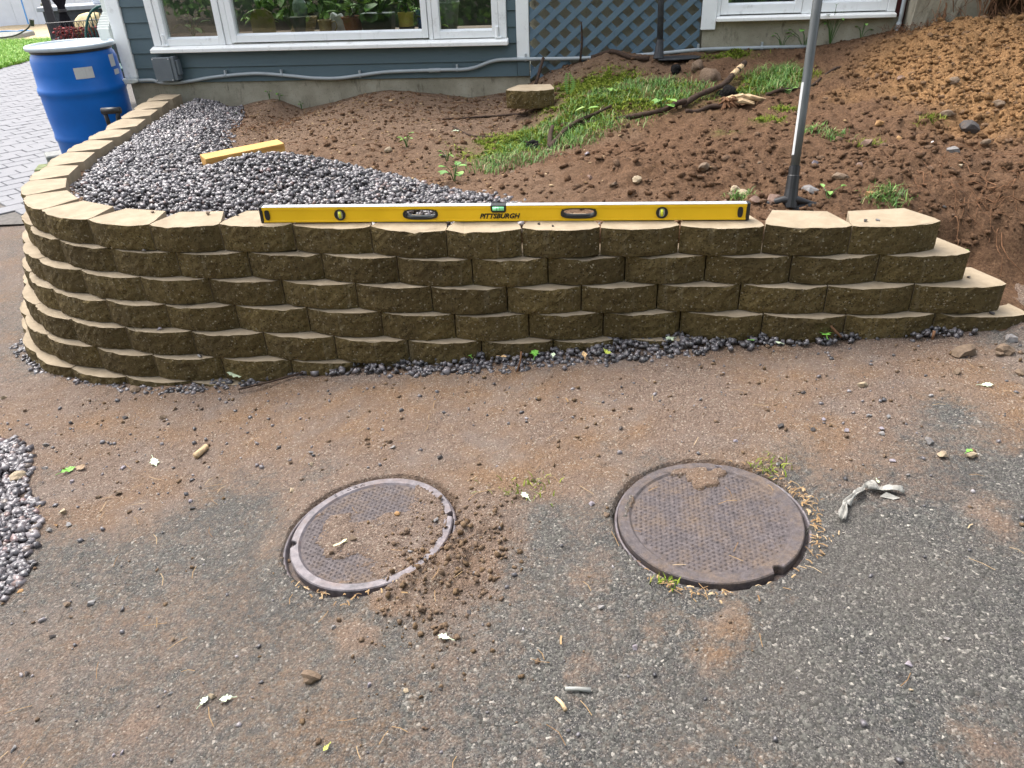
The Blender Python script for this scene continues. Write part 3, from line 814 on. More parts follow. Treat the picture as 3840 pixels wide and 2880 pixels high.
# ================================================================ HOUSE (local frame: x along the front, -y towards the driveway)
HANG = math.atan(HM)
house = thing('house', 'blue-grey clapboard house with white window frames above a concrete foundation', 'house', (0, HY, 0), HANG)
TOPZ = 2.5
def hbox(name, mat, x0, x1, off0, off1, z0, z1, parent=None, bevel=.002):
    """Box on the house front; offsets are metres proud of the wall line."""
    return MB().box(x0, x1, -off1, -off0, z0, z1).build(name, mat, parent or house, bevel=bevel)
# foundation: part left of the lattice, recess behind the lattice, part under the second window
fm = MB(); fm.box(-2.75, .215, .0, .22, -.35, .700); fm.box(.217, 1.36, .045, .25, -.3, 2.5)
fm.box(1.36, 2.60, -.012, .22, -.3, 1.012)
fm.build('foundation', 'concrete', house)
def rough_slab(name, mat, x0, x1, z0, z1, y0, y1, parent, amp=.02, n=(14, 12), seed=5):
    xs = np.linspace(x0, x1, n[0]); zs = np.linspace(z0, z1, n[1]); mb = MB(); vs = []
    for zz in zs:
        for xx in xs:
            vs.append((xx, y0 + amp * float(fbm(np.array([xx]), np.array([zz]), 6, 4, seed)[0]), zz))
    W = n[0]
    fs = [(j * W + i, j * W + i + 1, (j + 1) * W + i + 1, (j + 1) * W + i) for j in range(n[1] - 1) for i in range(W - 1)]
    mb.add(vs, fs)
    edge = [i for i in range(W)] + [j * W + W - 1 for j in range(1, n[1])] + [(n[1] - 1) * W + i for i in range(W - 2, -1, -1)] + [j * W for j in range(n[1] - 2, 0, -1)]
    b = len(mb.v); mb.v += [(vs[i][0], y1, vs[i][2]) for i in edge]; k = len(edge)
    for i in range(k): mb.f.append((edge[(i + 1) % k], edge[i], b + i, b + (i + 1) % k)); mb.m.append(0)
    return mb.build(name, mat, parent)
rough_slab('foundation_pier', 'concrete', 2.615, 3.05, -.2, 1.9, -.16, .25, house, .05)
# rooms behind
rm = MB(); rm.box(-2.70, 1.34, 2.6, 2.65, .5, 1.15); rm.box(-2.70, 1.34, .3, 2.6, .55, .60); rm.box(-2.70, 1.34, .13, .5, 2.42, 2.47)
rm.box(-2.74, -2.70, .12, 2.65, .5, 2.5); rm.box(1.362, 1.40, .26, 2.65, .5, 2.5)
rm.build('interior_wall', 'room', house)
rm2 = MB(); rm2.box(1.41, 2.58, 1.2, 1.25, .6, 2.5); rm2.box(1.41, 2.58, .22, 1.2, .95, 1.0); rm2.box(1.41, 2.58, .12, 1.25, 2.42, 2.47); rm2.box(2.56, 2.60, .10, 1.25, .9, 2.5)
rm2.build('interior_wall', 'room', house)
MB().box(-2.60, .10, .10, .52, .945, .975).build('window_shelf', 'shelf', house)
MB().box(-2.66, 2.6, -.02, .6, 2.52, 2.58).build('soffit', 'white', house)
# clapboards, one object each
def clap(x0, x1, z0, first=False, h=.100):
    z1 = z0 + h + .012
    mb = MB().prism([(-.016, z0), (-.003, z1), (.012, z1), (.012, z0)], x0, x1, 'x')
    return mb.build('clapboard', 'blue', house, bevel=.0012)
for k in range(18):
    z = .700 + .100 * k
    j = random.uniform(-.0015, .0015)
    if k < 2: clap(-2.668, .128, z + j)
    else:
        clap(-2.668, -2.478, z + j)
        clap(.066, .128, z + j * .5 + .012)
# trims
MB().box(-2.768, -2.670, -.026, .012, .738, TOPZ).box(-2.768, -2.744, .012, .12, .738, TOPZ).build('corner_trim', 'white', house, bevel=.003)
MB().box(-2.766, -2.672, -.022, .012, .700, .736).build('corner_trim_foot', 'blue', house)
hbox('corner_trim', 'white', .130, .214, -.01, .026, .8185, TOPZ, bevel=.003)
hbox('corner_trim_foot', 'blue', .131, .213, -.01, .022, .700, .816)
MB().box(-2.744, -2.72, .12, 4.5, -.3, TOPZ).build('side_wall', 'blue', house)
# front window
win = bpy.data.objects.new('window', None); COL.objects.link(win); win.parent = house; win['label'] = 'wide white framed window in three sections'
WT = 2.0
def wbox(name, mat, x0, x1, o0, o1, z0, z1, bevel=.003, par=None): return MB().box(x0, x1, -o1, -o0, z0, z1).build(name, mat, par or win, bevel=bevel)
MB().prism([(-.075, .905), (-.075, .930), (-.028, .944), (.03, .946), (.03, .905)], -2.492, .074, 'x').build('sill', 'sill', win, bevel=.003)
wbox('casing', 'white', -2.476, -2.420, -.02, .030, .947, WT)
wbox('casing', 'white', .012, .064, -.02, .030, .947, WT)
wbox('casing', 'white', -2.476, .064, -.02, .031, WT + .002, WT + .09)
def sash(x0, x1, z0, z1, w=.044, wb=.045, off=.012, par=None):
    """Four rails and a pane; x0..x1,z0..z1 is the glass."""
    par = par or win
    mb = MB()
    mb.box(x0 - w, x0, -off - .016, .03, z0 - wb, z1 + w); mb.box(x1, x1 + w, -off - .016, .03, z0 - wb, z1 + w)
    mb.box(x0 + .0005, x1 - .0005, -off - .015, .03, z0 - wb, z0); mb.box(x0 + .0005, x1 - .0005, -off - .015, .03, z1, z1 + w)
    mb.build('sash', 'white', par, bevel=.002)
    st = MB()
    st.prism([(0.005, z0 + .0005), (-.006, z0 + .0005), (.005, z0 + .010)], x0, x1, 'x')
    st.build('glazing_bead', 'white', par)
    MB().box(x0 - .004, x1 + .004, .006, .010, z0 - .004, z1 + .004).build('pane', 'glass', par)
sash(-2.370, -1.985, .991, 1.95)
sash(-1.850, -.516, 1.003, 1.95, w=.040)
sash(-.394, -.034, .996, 1.95)
wbox('mullion', 'white', -1.936, -1.894, -.02, .022, .946, WT)
wbox('mullion', 'white', -.471, -.442, -.02, .024, .946, WT)
# hinge hardware at the lower corners
for x in (-2.395, .000):
    MB().tube([(x, -.036, .95), (x, -.036, 1.02)], .011, 8).box(x - .016, x + .03, -.045, -.028, .946, .958).build('hinge', 'white', win, bevel=.002)
# second window
win2 = bpy.data.objects.new('window', None); COL.objects.link(win2); win2.parent = house; win2['label'] = 'white double casement window low over the foundation'
wbox('casing', 'white', 1.346, 1.438, .0125, .045, .966, WT, par=win2)
wbox('casing', 'white', 1.440, 1.462, -.02, .030, 1.044, WT, par=win2)
MB().prism([(-.072, 1.014), (-.072, 1.035), (-.026, 1.043), (.03, 1.045), (.03, 1.014)], 1.440, 2.546, 'x').build('sill', 'sill', win2, bevel=.003)
sash(1.508, 1.925, 1.107, 1.95, w=.044, wb=.055, par=win2)
sash(2.080, 2.448, 1.107, 1.95, w=.044, wb=.055, par=win2)
wbox('mullion', 'white', 1.972, 2.034, -.02, .024, 1.045, WT, par=win2)
wbox('casing', 'white', 2.494, 2.545, -.02, .030, 1.045, WT, par=win2)
MB().box(1.47, 2.53, .10, .12, 1.04, 1.95).build('blind', 'counter', win2)
hbox('red_board', 'red_board', 2.549, 2.612, -.02, .010, .955, TOPZ)
dp = MB().tube([(2.585, -.04, 1.8), (2.582, -.04, 1.02), (2.574, -.045, .93), (2.570, -.05, .84)], .013, 10).tube([(2.578, -.042, .985), (2.575, -.0425, .945)], .0165, 10)
dp.build('drain_pipe', 'pvc', house, smooth=True)
# lattice: every slat a piece
lat = bpy.data.objects.new('lattice', None); COL.objects.link(lat); lat.parent = house
def clip_strip(cx, slope, w, xmin, xmax, zmin, zmax):
    """Polygon of a slanting strip through (cx, zref) clipped to the lattice rectangle."""
    t = Vector((1, slope)).normalized(); n = Vector((-t.y, t.x)); c = Vector((cx, 1.16))
    poly = [c + t * -3 + n * w / 2, c + t * -3 - n * w / 2, c + t * 3 - n * w / 2, c + t * 3 + n * w / 2]
    for ax, lim, sgn in ((0, xmin, 1), (0, xmax, -1), (1, zmin, 1), (1, zmax, -1)):
        out = []
        for i in range(len(poly)):
            a, b = poly[i], poly[(i + 1) % len(poly)]
            da, db = (a[ax] - lim) * sgn, (b[ax] - lim) * sgn
            if da >= 0: out.append(a)
            if da * db < 0: out.append(a + (b - a) * (da / (da - db)))
        poly = out
        if len(poly) < 3: return None
    return [(p.x, p.y) for p in poly]
for i in range(-8, 15):
    p = clip_strip(.337 + .1385 * i, .86, .036, .218, 1.343, .655, 1.9)
    if p: MB().prism(p, -.019, -.0105, 'y').build('slat', 'lattice', lat, bevel=.001)
    p = clip_strip(.300 + .1385 * i, -.86, .036, .218, 1.343, .655, 1.9)
    if p: MB().prism(p, -.0085, .0, 'y').build('slat', 'lattice', lat, bevel=.001)
# electrical box, conduit
eb = MB().prism([(-2.483, .722), (-2.345, .722), (-2.345, .880), (-2.483, .880)], -.105, -.02, 'y')
ebo = eb.build('junction_box', 'box', house, bevel=.003)
ed = MB().prism([(-.098, .727), (-.025, .727), (-.025, .885), (-.098, .885)], -2.344, -2.318, 'x')
ed.box(-2.318, -2.300, -.085, -.04, .76, .86)
ed.build('box_side_cover', 'box', ebo, bevel=.003)
sc_ = MB()
for xx in (-2.474, -2.354):
    for zz in (.732, .870): sc_.tube([(xx, -.104, zz), (xx, -.1075, zz)], .004, 8)
sc_.build('screws', 'silver', ebo)['kind'] = 'stuff'
CON = [(-2.66, .721), (-2.554, .722), (-2.50, .706), (-2.383, .700), (-2.24, .714), (-2.087, .734), (-1.868, .750), (-1.709, .752), (-1.497, .733), (-1.339, .716), (-1.18, .711), (-1.073, .718), (-.832, .744), (-.633, .750), (-.375, .753), (-.248, .753), (-.162, .765), (-.06, .798), (.0, .809), (.06, .811), (.208, .811), (.536, .809), (.899, .818), (1.098, .829), (1.372, .847), (1.653, .850), (2.03, .851)]
cond = MB().tube(spline([(a, -.034, b) for a, b in CON], 5), .0118, 10).build('conduit', 'pvc', house, smooth=True)
fit = MB().prism([(-2.815, .705), (-2.80, .698), (-2.70, .703), (-2.66, .712), (-2.66, .732), (-2.70, .738), (-2.80, .734), (-2.815, .726)], -.056, -.010, 'y')
fit.build('conduit_body', 'aluminium', cond, bevel=.005)
for u, z in ((-1.985, .745), (-1.565, .741), (-.99, .725), (-.29, .753), (.190, .811), (1.34, .846), (1.75, .850)):
    MB().tube([(u - .007, -.034, z), (u + .007, -.034, z)], .0150, 10).box(u - .006, u + .006, -.04, -.016, z + .012, z + .034).build('pipe_strap', 'pvc', cond)
MB().tube([(-.49, -.034, .751), (-.41, -.034, .752)], .0148, 10).build('coupling', 'pvc', cond)
# downspout: square pipe with a corrugated elbow, ending over the drum
ds = MB()
def rect_tube(mb, pts, w, d, wob=0):
    vs = []; n = len(pts)
    for i, p in enumerate(pts):
        k = 1 + (wob * (1 if i % 2 else -1))
        vs += [(p[0] - w / 2 * k, p[1] - d / 2 * k, p[2]), (p[0] + w / 2 * k, p[1] - d / 2 * k, p[2]), (p[0] + w / 2 * k, p[1] + d / 2 * k, p[2]), (p[0] - w / 2 * k, p[1] + d / 2 * k, p[2])]
    fs = [(i * 4 + k, i * 4 + (k + 1) % 4, i * 4 + 4 + (k + 1) % 4, i * 4 + 4 + k) for i in range(n - 1) for k in range(4)]
    mb.add(vs, fs + [(3, 2, 1, 0), tuple(range(4 * n - 4, 4 * n))])
rect_tube(ds, [(-2.865, .18, 2.4), (-2.865, .18, 1.165)], .088, .062)
el = [(-2.865 - .050 * math.sin(math.pi * t / 2) if t < 1 else -2.915, .18 - .05 * t, 1.165 - .115 * t) for t in np.linspace(0, 1, 15)]
rect_tube(ds, el, .090, .066, .035)
rect_tube(ds, [(-2.915 + .0, .13, 1.05), (-2.905, .12, .955)], .084, .062)
ds.build('downspout', 'aluminium', house)

# ================================================================ THINGS ON THE WINDOW SHELF
def hpt(u, back, z):     # a point behind the glass in world space
    return (u * math.cos(HANG) - back * math.sin(HANG), HY + u * math.sin(HANG) + back * math.cos(HANG), z)
SH = .976
def pot(name, label, cat, u, back, r0, r1, h, mat, rim=.004):
    t = thing(name, label, cat, hpt(u, back, SH), HANG)
    MB().lathe([(r0 * .5, 0.0), (r0, .001), (r1, h), (r1 + rim, h), (r1 + rim, h + .012), (r1 - .004, h + .012), (r1 - .006, h * .85)], 20).build('body', mat, t, smooth=False)
    return t
def leafy(name, label, u, back, z, n, spread, h, size, tint=(.2, .9), group=None):
    """House plant: stems carrying broad pointed leaves."""
    t = thing(name, label, 'plant', hpt(u, back, z), HANG, group)
    st = MB()
    Vs = []; Fs = []; Ts = []
    for i in range(n):
        a = random.uniform(0, 6.28); r = spread * random.random() ** .6; hh = h * random.uniform(.25, 1)
        tip = Vector((math.cos(a) * r, math.sin(a) * r * .6, hh))
        st.tube([(0, 0, 0), tip * .5 + Vector((0, 0, hh * .15)), tip], .0025, 4)
        d = Vector((math.cos(a), math.sin(a) * .6, random.uniform(-.7, .5))).normalized(); q = d.cross(Vector((0, 0, 1))).normalized(); L = size * random.uniform(.6, 1.3); Wd = L * .32
        b = len(Vs); up = q.cross(d)
        Vs += [tip, tip + d * L * .35 + q * Wd + up * .006, tip + d * L * .35 - q * Wd + up * .006, tip + d * L * .75 + q * Wd * .7, tip + d * L * .75 - q * Wd * .7, tip + d * L - up * .01, tip + d * L * .5 - up * .008]
        Fs += [(b, b + 1, b + 6), (b, b + 6, b + 2), (b + 1, b + 3, b + 6), (b + 2, b + 6, b + 4), (b + 3, b + 5, b + 6), (b + 4, b + 6, b + 5)]
        Ts += [random.uniform(*tint)] * 7
    st.build('stem', 'foliage', t)
    np_mesh('leaf', np.array([v[:] for v in Vs]), np.array(Fs), 'foliage', t, {'tint': np.array(Ts)})
    return t
# upright rounded board and its neighbours, left to right behind the middle pane
t = thing('board', 'olive round topped board leaning inside the window, left end of the shelf', 'board', hpt(-1.72, .17, SH), HANG)
MB().prism([(-.085, 0), (.085, 0), (.09, .10), (.075, .15), (.035, .175), (-.035, .175), (-.075, .15), (-.09, .10)], -.006, .006, 'y').build('panel', 'olive', t)
t = thing('wicker_basket', 'dark gold woven basket lying tilted on the window shelf', 'basket', hpt(-1.44, .18, SH), HANG)
wb = MB()
for i in range(12):
    zz = .006 + .010 * i; x0 = -.085 + .004 * i
    wb.tube([(x0 + .17 * math.cos(a) * .5 + .08, .04 * math.sin(a), zz) for a in np.linspace(0, 6.283, 17)], .0045, 5, cap=False)
wb.build('weave', 'wicker', t); MB().lathe([(.05, 0), (.075, .12)], 14).build('lining', 'dark_pot', t)
t = pot('clear_bottle', 'pale clear plastic bottle standing behind the gold basket', 'bottle', -1.47, .28, .045, .05, .16, 'clear')
MB().lathe([(.05, .172), (.048, .20), (.025, .235), (.022, .27)], 16).build('neck', 'clear', t)
t = pot('gold_cup', 'small round gold openwork cup beside the basket', 'cup', -1.255, .15, .042, .046, .085, 'wicker')
MB().tube(spline([(.045, 0, .075), (.075, 0, .085), (.085, 0, .05), (.06, 0, .015)], 4), .004, 6).build('handle', 'wicker', t)
t = thing('paper_bag', 'crumpled white paper bag between gold cup and clay pot', 'bag', hpt(-1.19, .24, SH), HANG)
MB().prism([(-.05, 0), (.055, 0), (.062, .07), (.03, .13), (.005, .115), (-.03, .14), (-.055, .08)], -.03, .03, 'y').build('sheet', 'paper', t, bevel=.006)
t = pot('clay_pot', 'reddish brown clay flowerpot on the window shelf', 'flowerpot', -1.055, .17, .055, .072, .10, 'terracotta', .006)
leafy('house_plant', 'green leafy plant growing in the clay flowerpot', -1.055, .17, SH + .1, 16, .12, .16, .09)
t = thing('planter_box', 'long dark green planter box in the middle of the shelf', 'planter', hpt(-.87, .17, SH), HANG)
MB().prism([(-.10, 0), (.10, 0), (.115, .13), (-.115, .13)], -.06, .06, 'y').build('body', 'dark_pot', t, bevel=.004)
leafy('house_plant', 'bright broad leaved plant in the dark green planter', -.85, .17, SH + .12, 26, .16, .20, .12, (.4, 1))
t = pot('ochre_can', 'mustard yellow tin with a black band on the shelf', 'tin', -.665, .16, .052, .054, .118, 'ochre_pot', .003)
MB().lathe([(.0535, .026), (.0555, .028), (.0555, .040), (.0535, .042)], 20, cap0=False, cap1=False).build('band', 'ink', t)
leafy('house_plant', 'thin upright grassy plant in the mustard tin', -.665, .17, SH + .11, 14, .06, .2, .07, (.3, .9))
t = pot('blue_cup', 'dark blue tapered cup right of the mustard tin', 'cup', -.54, .17, .042, .055, .128, 'blue_pot', .002)
leafy('house_plant', 'trailing vine with small light leaves in front of the blue cup', -.50, .12, SH, 22, .10, .18, .045, (.55, 1))
t = pot('sage_pot', 'large sage grey pot at the right end of the middle pane', 'flowerpot', -.385, .26, .06, .085, .17, 'sage_pot')
for u, lb_, n in ((-1.80, 'glossy dark plant at the far left of the window shelf', 26), (-1.58, 'bushy plant behind the olive board and bottle', 30), (-1.30, 'tall plant behind the gold cup', 26), (-.60, 'leafy plant behind the mustard tin and blue cup', 26)):
    leafy('house_plant', lb_, u, .36, SH, n, .16, .34, .085, (.15, .95))
leafy('house_plant', 'dark low plant in the lower left corner of the left pane', -2.30, .24, SH, 14, .10, .16, .07, (.1, .6))

# ================================================================ SPIRIT LEVEL
LV_A = math.atan2(-.194, 1.83); LL = 1.829; LH = .0585; LD = .027
lev = thing('spirit_level', 'long yellow spirit level with black end caps lying along the top of the wall', 'spirit level', (-.937, 2.850, Z_TOP + .003), LV_A)
bm_ = MB()
holes = [(.6235 - .062, .6235 + .062), (1.2145 - .062, 1.2145 + .062)]
def seg(x0, x1, z0, z1, mi=0):
    bm_.add([(x0, 0, z0), (x1, 0, z0), (x1, LD, z0), (x0, LD, z0), (x0, 0, z1), (x1, 0, z1), (x1, LD, z1), (x0, LD, z1)],
            [(0, 1, 5, 4), (2, 3, 7, 6), (4, 5, 6, 7), (0, 3, 2, 1)], mi)
xs = [.012, holes[0][0], holes[0][1], holes[1][0], holes[1][1], LL - .012]
for i in range(5):
    if i % 2 == 0: seg(xs[i], xs[i + 1], 0, LH)
    else:
        seg(xs[i], xs[i + 1], 0, .014); seg(xs[i], xs[i + 1], LH - .015, LH)
        for x in (xs[i], xs[i + 1]): bm_.add([(x, 0, .014), (x, LD, .014), (x, LD, LH - .015), (x, 0, LH - .015)], [(0, 1, 2, 3)])
bm_.build('beam', 'yellow', lev)
rb = MB(); rb.box(.012, LL - .012, -.0022, -.0002, LH - .011, LH - .0005); rb.box(.012, LL - .012, -.0022, -.0002, .0005, .008)
rb.box(.012, LL - .012, LD + .0002, LD + .0022, LH - .011, LH - .0005); rb.box(.012, LL - .012, LD + .0002, LD + .0022, .0005, .008)
rb.build('rail', 'yellow', lev, bevel=.0006)
MB().box(.012, LL - .012, -.0018, LD + .0018, LH + .0002, LH + .0016).build('top_edge', 'silver', lev)
for x0, x1 in ((0, .013), (LL - .013, LL)): MB().box(x0, x1, -.003, LD + .003, -.0015, LH + .003).build('end_cap', 'black', lev, bevel=.002)
def oval(cx, cz, hw, hh, n=24, p=2.6):
    return [(cx + hw * abs(math.cos(a)) ** (2 / p) * (1 if math.cos(a) > 0 else -1), cz + hh * abs(math.sin(a)) ** (2 / p) * (1 if math.sin(a) > 0 else -1)) for a in np.linspace(0, 2 * math.pi, n, endpoint=False)]
def ring(mb, outer, inner, y0, y1):
    n = len(outer)
    vs = [(p[0], y0, p[1]) for p in outer] + [(p[0], y0, p[1]) for p in inner] + [(p[0], y1, p[1]) for p in outer] + [(p[0], y1, p[1]) for p in inner]
    fs = []
    for i in range(n):
        j = (i + 1) % n
        fs += [(i, j, n + j, n + i), (2 * n + j, 2 * n + i, 3 * n + i, 3 * n + j), (i, 2 * n + i, 2 * n + j, j), (n + j, 3 * n + j, 3 * n + i, n + i)]
    mb.add(vs, fs)
for a, b in holes:
    c = (a + b) / 2; mb = MB()
    ring(mb, oval(c, LH / 2 - .0005, .0665, .0195, 28, 3), oval(c, LH / 2 + .001, .0575, .0148, 28, 3), -.0045, LD + .0045)
    mb.box(c - .05, c + .05, .004, LD - .004, .014, .018)
    mb.build('hand_grip', 'black', lev)
for c in (.172 * LL, .829 * LL):
    mb = MB().lathe([(.0205, -.004), (.0205, .004)], 28, (0, 0, 0))
    o = MB()
    ring(o, oval(c, LH / 2, .0215, .0215, 28, 2), oval(c, LH / 2, .0105, .0165, 28, 2.6), -.0045, .004)
    o.build('vial_ring', 'black', lev)
    MB().box(c - .012, c + .012, -.0012, -.0005, LH / 2 - .018, LH / 2 + .018).build('vial_back', 'silver', lev)
    vb = MB().tube([(c, -.003, LH / 2 - .012), (c, -.003, LH / 2 + .012)], .0058, 10); vb.build('vial', 'vial_y', lev, smooth=True)
c = .502 * LL
mb = MB().prism([(c - .030, LH + .0022), (c - .028, LH - .020), (c - .022, LH - .0255), (c + .022, LH - .0255), (c + .028, LH - .020), (c + .030, LH + .0022)], -.0035, LD + .0035, 'y'); mb.build('vial_housing', 'black', lev, bevel=.0015)
vg = MB().tube([(c - .021, -.003, LH - .010), (c + .021, -.003, LH - .010)], .0078, 12).build('vial', 'vial_g', lev, smooth=True)
MB().tube([(c - .007, -.003, LH - .010), (c - .0058, -.003, LH - .010)], .0081, 12).tube([(c + .0058, -.003, LH - .010), (c + .007, -.003, LH - .010)], .0081, 12).build('vial_line', 'ink', vg)
for c in (.030, LL - .034): MB().prism(oval(c, LH / 2, .0095, .0195, 20, 2.8), -.0042, .002, 'y').build('end_slot', 'black', lev)
def lettering(text, size, mat, parent, loc, rot, shear=0, offset=0, ext=.0006, name='lettering', align='CENTER'):
    cu = bpy.data.curves.new(name, 'FONT'); cu.body = text; cu.size = size; cu.shear = shear; cu.offset = offset; cu.extrude = ext; cu.align_x = align; cu.align_y = 'CENTER'; cu.resolution_u = 3
    tmp = bpy.data.objects.new(name, cu); COL.objects.link(tmp)
    me = bpy.data.meshes.new_from_object(tmp); bpy.data.objects.remove(tmp)
    me.materials.clear(); me.materials.append(MAT[mat])
    o = bpy.data.objects.new(name, me); COL.objects.link(o); o.parent = parent; o.location = loc; o.rotation_euler = rot
    return o
lettering('PITTSBURGH', .0255, 'ink', lev, (.503 * LL, -.0008, .0190), (math.pi / 2, 0, 0), .32, .0009)

# ================================================================ SHOVELS
def at_xyz(o, p): o.location = p
sh = thing('shovel', 'grey handled shovel with black scoop standing upright just behind the wall', 'shovel', (1.137, 2.955, .575))
base = Vector((0, 0, 0)); topv = Vector((.067, .21, .717)) * 1.55
hd = MB().tube([base + topv * t for t in (.125, .3, .6, 1)], [.0172, .0175, .0175, .0175], 14).build('shaft', 'handle', sh, smooth=True)
st = MB()
tp = topv.normalized(); side = Vector((-1, -.25, 0)).normalized(); nrm = tp.cross(side).normalized()
def strip_on(mb, t0, t1, ang0, ang1, r):
    vs = []
    for t in np.linspace(t0, t1, 6):
        for a in np.linspace(ang0, ang1, 4):
            vs.append(base + topv * t + (side * math.cos(a) + nrm * math.sin(a)) * r)
    mb.add(vs, [(i * 4 + k, i * 4 + k + 1, i * 4 + k + 5, i * 4 + k + 4) for i in range(5) for k in range(3)])
strip_on(st, .175, .405, -.4, .45, .0180); st.build('label_strip', 'sticker', hd)
st2 = MB(); strip_on(st2, .545, .72, 2.35, 3.0, .0180); st2.build('dark_strip', 'ink', hd)
MB().tube([base + topv * t for t in (.0, .06, .105, .107, .137)], [.031, .025, .0235, .0215, .0215], 14).build('ferrule', 'black', sh, smooth=False)
sc_m = MB(); vs = []
nu, nv = 11, 9
for j in range(nv):
    v = j / (nv - 1)
    for i in range(nu):
        u = -1 + 2 * i / (nu - 1)
        wv = .150 * (1 - .25 * v) * (1 if v < .75 else math.sqrt(max(0, 1 - ((v - .75) / .30) ** 2)) * .9 + .1)
        vs.append((-.015 + u * wv, -.005 - .10 * v + .020 * u * u + .03 * v, .018 - .30 * v * .55 + .018 * u * u - .02 * (1 - v) * abs(u)))
fs = [(j * nu + i, j * nu + i + 1, (j + 1) * nu + i + 1, (j + 1) * nu + i) for j in range(nv - 1) for i in range(nu - 1)]
sc_m.add(vs, fs)
sco = sc_m.build('scoop', 'black', sh, smooth=True)
md = sco.modifiers.new('thickness', 'SOLIDIFY'); md.thickness = .005
rib = MB().tube([(-.165, .02, .0), (-.10, .012, .012), (-.03, .004, .028), (.02, 0, .03), (.09, .012, .008), (.14, .02, -.002)], [.006, .010, .018, .018, .010, .006], 8).build('shoulder', 'black', sh, smooth=True)
# black spade leaning against the lattice
s2z = on_earth(1.055, 5.33)
s2 = thing('spade', 'black steel spade leaning on the lattice with its blade flat on the soil', 'spade', (1.045, 5.31, s2z + .03))
MB().tube([(-.005, 0, .07), (.004, .11, .42), (.01, .155, .60), (.022, .17, 1.2)], [.020, .0185, .0185, .0185], 12).build('shaft', 'black_dull', s2, smooth=True)
MB().tube([(-.012, -.02, -.02), (-.009, -.01, .03), (-.005, 0, .09)], [.036, .028, .022], 12).build('socket', 'black_dull', s2)
bl = MB().prism([(-.02, -.07), (.10, -.085), (.24, -.05), (.27, .01), (.24, .06), (.10, .08), (-.02, .06)], -.026, -.018, 'z').build('blade', 'black_dull', s2, bevel=.002)
# D-grip tool standing outside the wall beside the drum
gz = .60
s3 = thing('garden_tool', 'black D-grip of a tool standing between the blue drum and the wall', 'tool', (-2.545, 5.22, -.09))
MB().tube([(0.03, .12, 0), (-.01, .02, .62)], .018, 10).build('shaft', 'black', s3, smooth=True)
gp = MB()
gp.tube([(-.010, .015, .60), (-.035, .01, .66), (-.034, .0, .735)], .014, 8); gp.tube([(-.010, .015, .60), (.03, .01, .66), (.050, .0, .735)], .014, 8)
gp.tube([(-.050, -.002, .742), (.070, .004, .742)], .021, 12)
gp.build('grip', 'black', s3, smooth=True)
bpy.context.view_layer.update()

# ================================================================ BLUE DRUM
DX, DY, DZ = -3.04, 5.94, .115
dr = thing('drum', 'blue plastic drum with a pale lid catching the downspout at the house corner', 'drum', (DX, DY, DZ))
prof = [(.24, 0), (.262, .01), (.270, .05), (.272, .235), (.279, .245), (.281, .262), (.279, .28), (.276, .29), (.284, .40), (.287, .52), (.287, .555), (.294, .566), (.296, .585), (.293, .602), (.286, .612), (.283, .70), (.281, .78), (.270, .812), (.262, .822), (.262, .846)]
MB().lathe(prof, 56).build('body', 'drum', dr, smooth=True)
MB().lathe([(.264, .832), (.2665, .834), (.2665, .856), (.264, .858)], 56, cap0=False, cap1=False).build('dark_band', 'black', dr)
ld = MB().lathe([(.272, .850), (.286, .852), (.292, .860), (.292, .872), (.286, .880), (.274, .881), (.268, .874), (.264, .866), (.20, .868), (.12, .864)], 56).build('lid', 'lid', dr, smooth=True)
stk = MB()
def on_drum(a0, a1, z0, z1, r, mat, name, skew=0):
    mb = MB(); vs = []
    for j in range(2):
        for i in range(7):
            a = a0 + (a1 - a0) * i / 6
            vs.append((r * math.cos(a), r * math.sin(a), (z0, z1)[j] + skew * i / 6))
    mb.add(vs, [(i, i + 1, i + 8, i + 7) for i in range(6)]); o = mb.build(name, mat, dr)
    o.modifiers.new('thickness', 'SOLIDIFY').thickness = .0012
on_drum(math.radians(-68), math.radians(-43.5), .672, .745, .2855, 'sticker', 'sticker')
on_drum(math.radians(-9), math.radians(4), .665, .70, .2855, 'sticker', 'sticker')
on_drum(math.radians(-12), math.radians(0), .72, .80, .2835, 'sticker', 'sticker')
hp = MB().tube([(-.285, -.02, .50), (-.31, -.02, .50)], .012, 8).tube([(-.28, .02, .53), (-.34, .0, .535)], .003, 5).build('bung_tap', 'black', dr)
for i, (x, y, z0, mat, lb_) in enumerate([(-3.37, 5.80, -.12, 'mossy', 'mossy cement block under the left side of the drum'), (-3.40, 6.02, -.12, 'cement', 'plain grey cement block behind the mossy one at the drum'), (-2.95, 5.95, -.13, 'cement', 'grey cement block directly under the blue drum')]):
    t = MB().box(-.2, .2, -.1, .1, 0, [.30, .345, .235][i]).build('cement_block', mat, bevel=.008); t.location = (x, y, z0); t.rotation_euler = (0, 0, [.3, .55, .1][i])
    if i < 2: t.scale = (.55, .9, 1)
    tag(t, lb_, 'cement block')

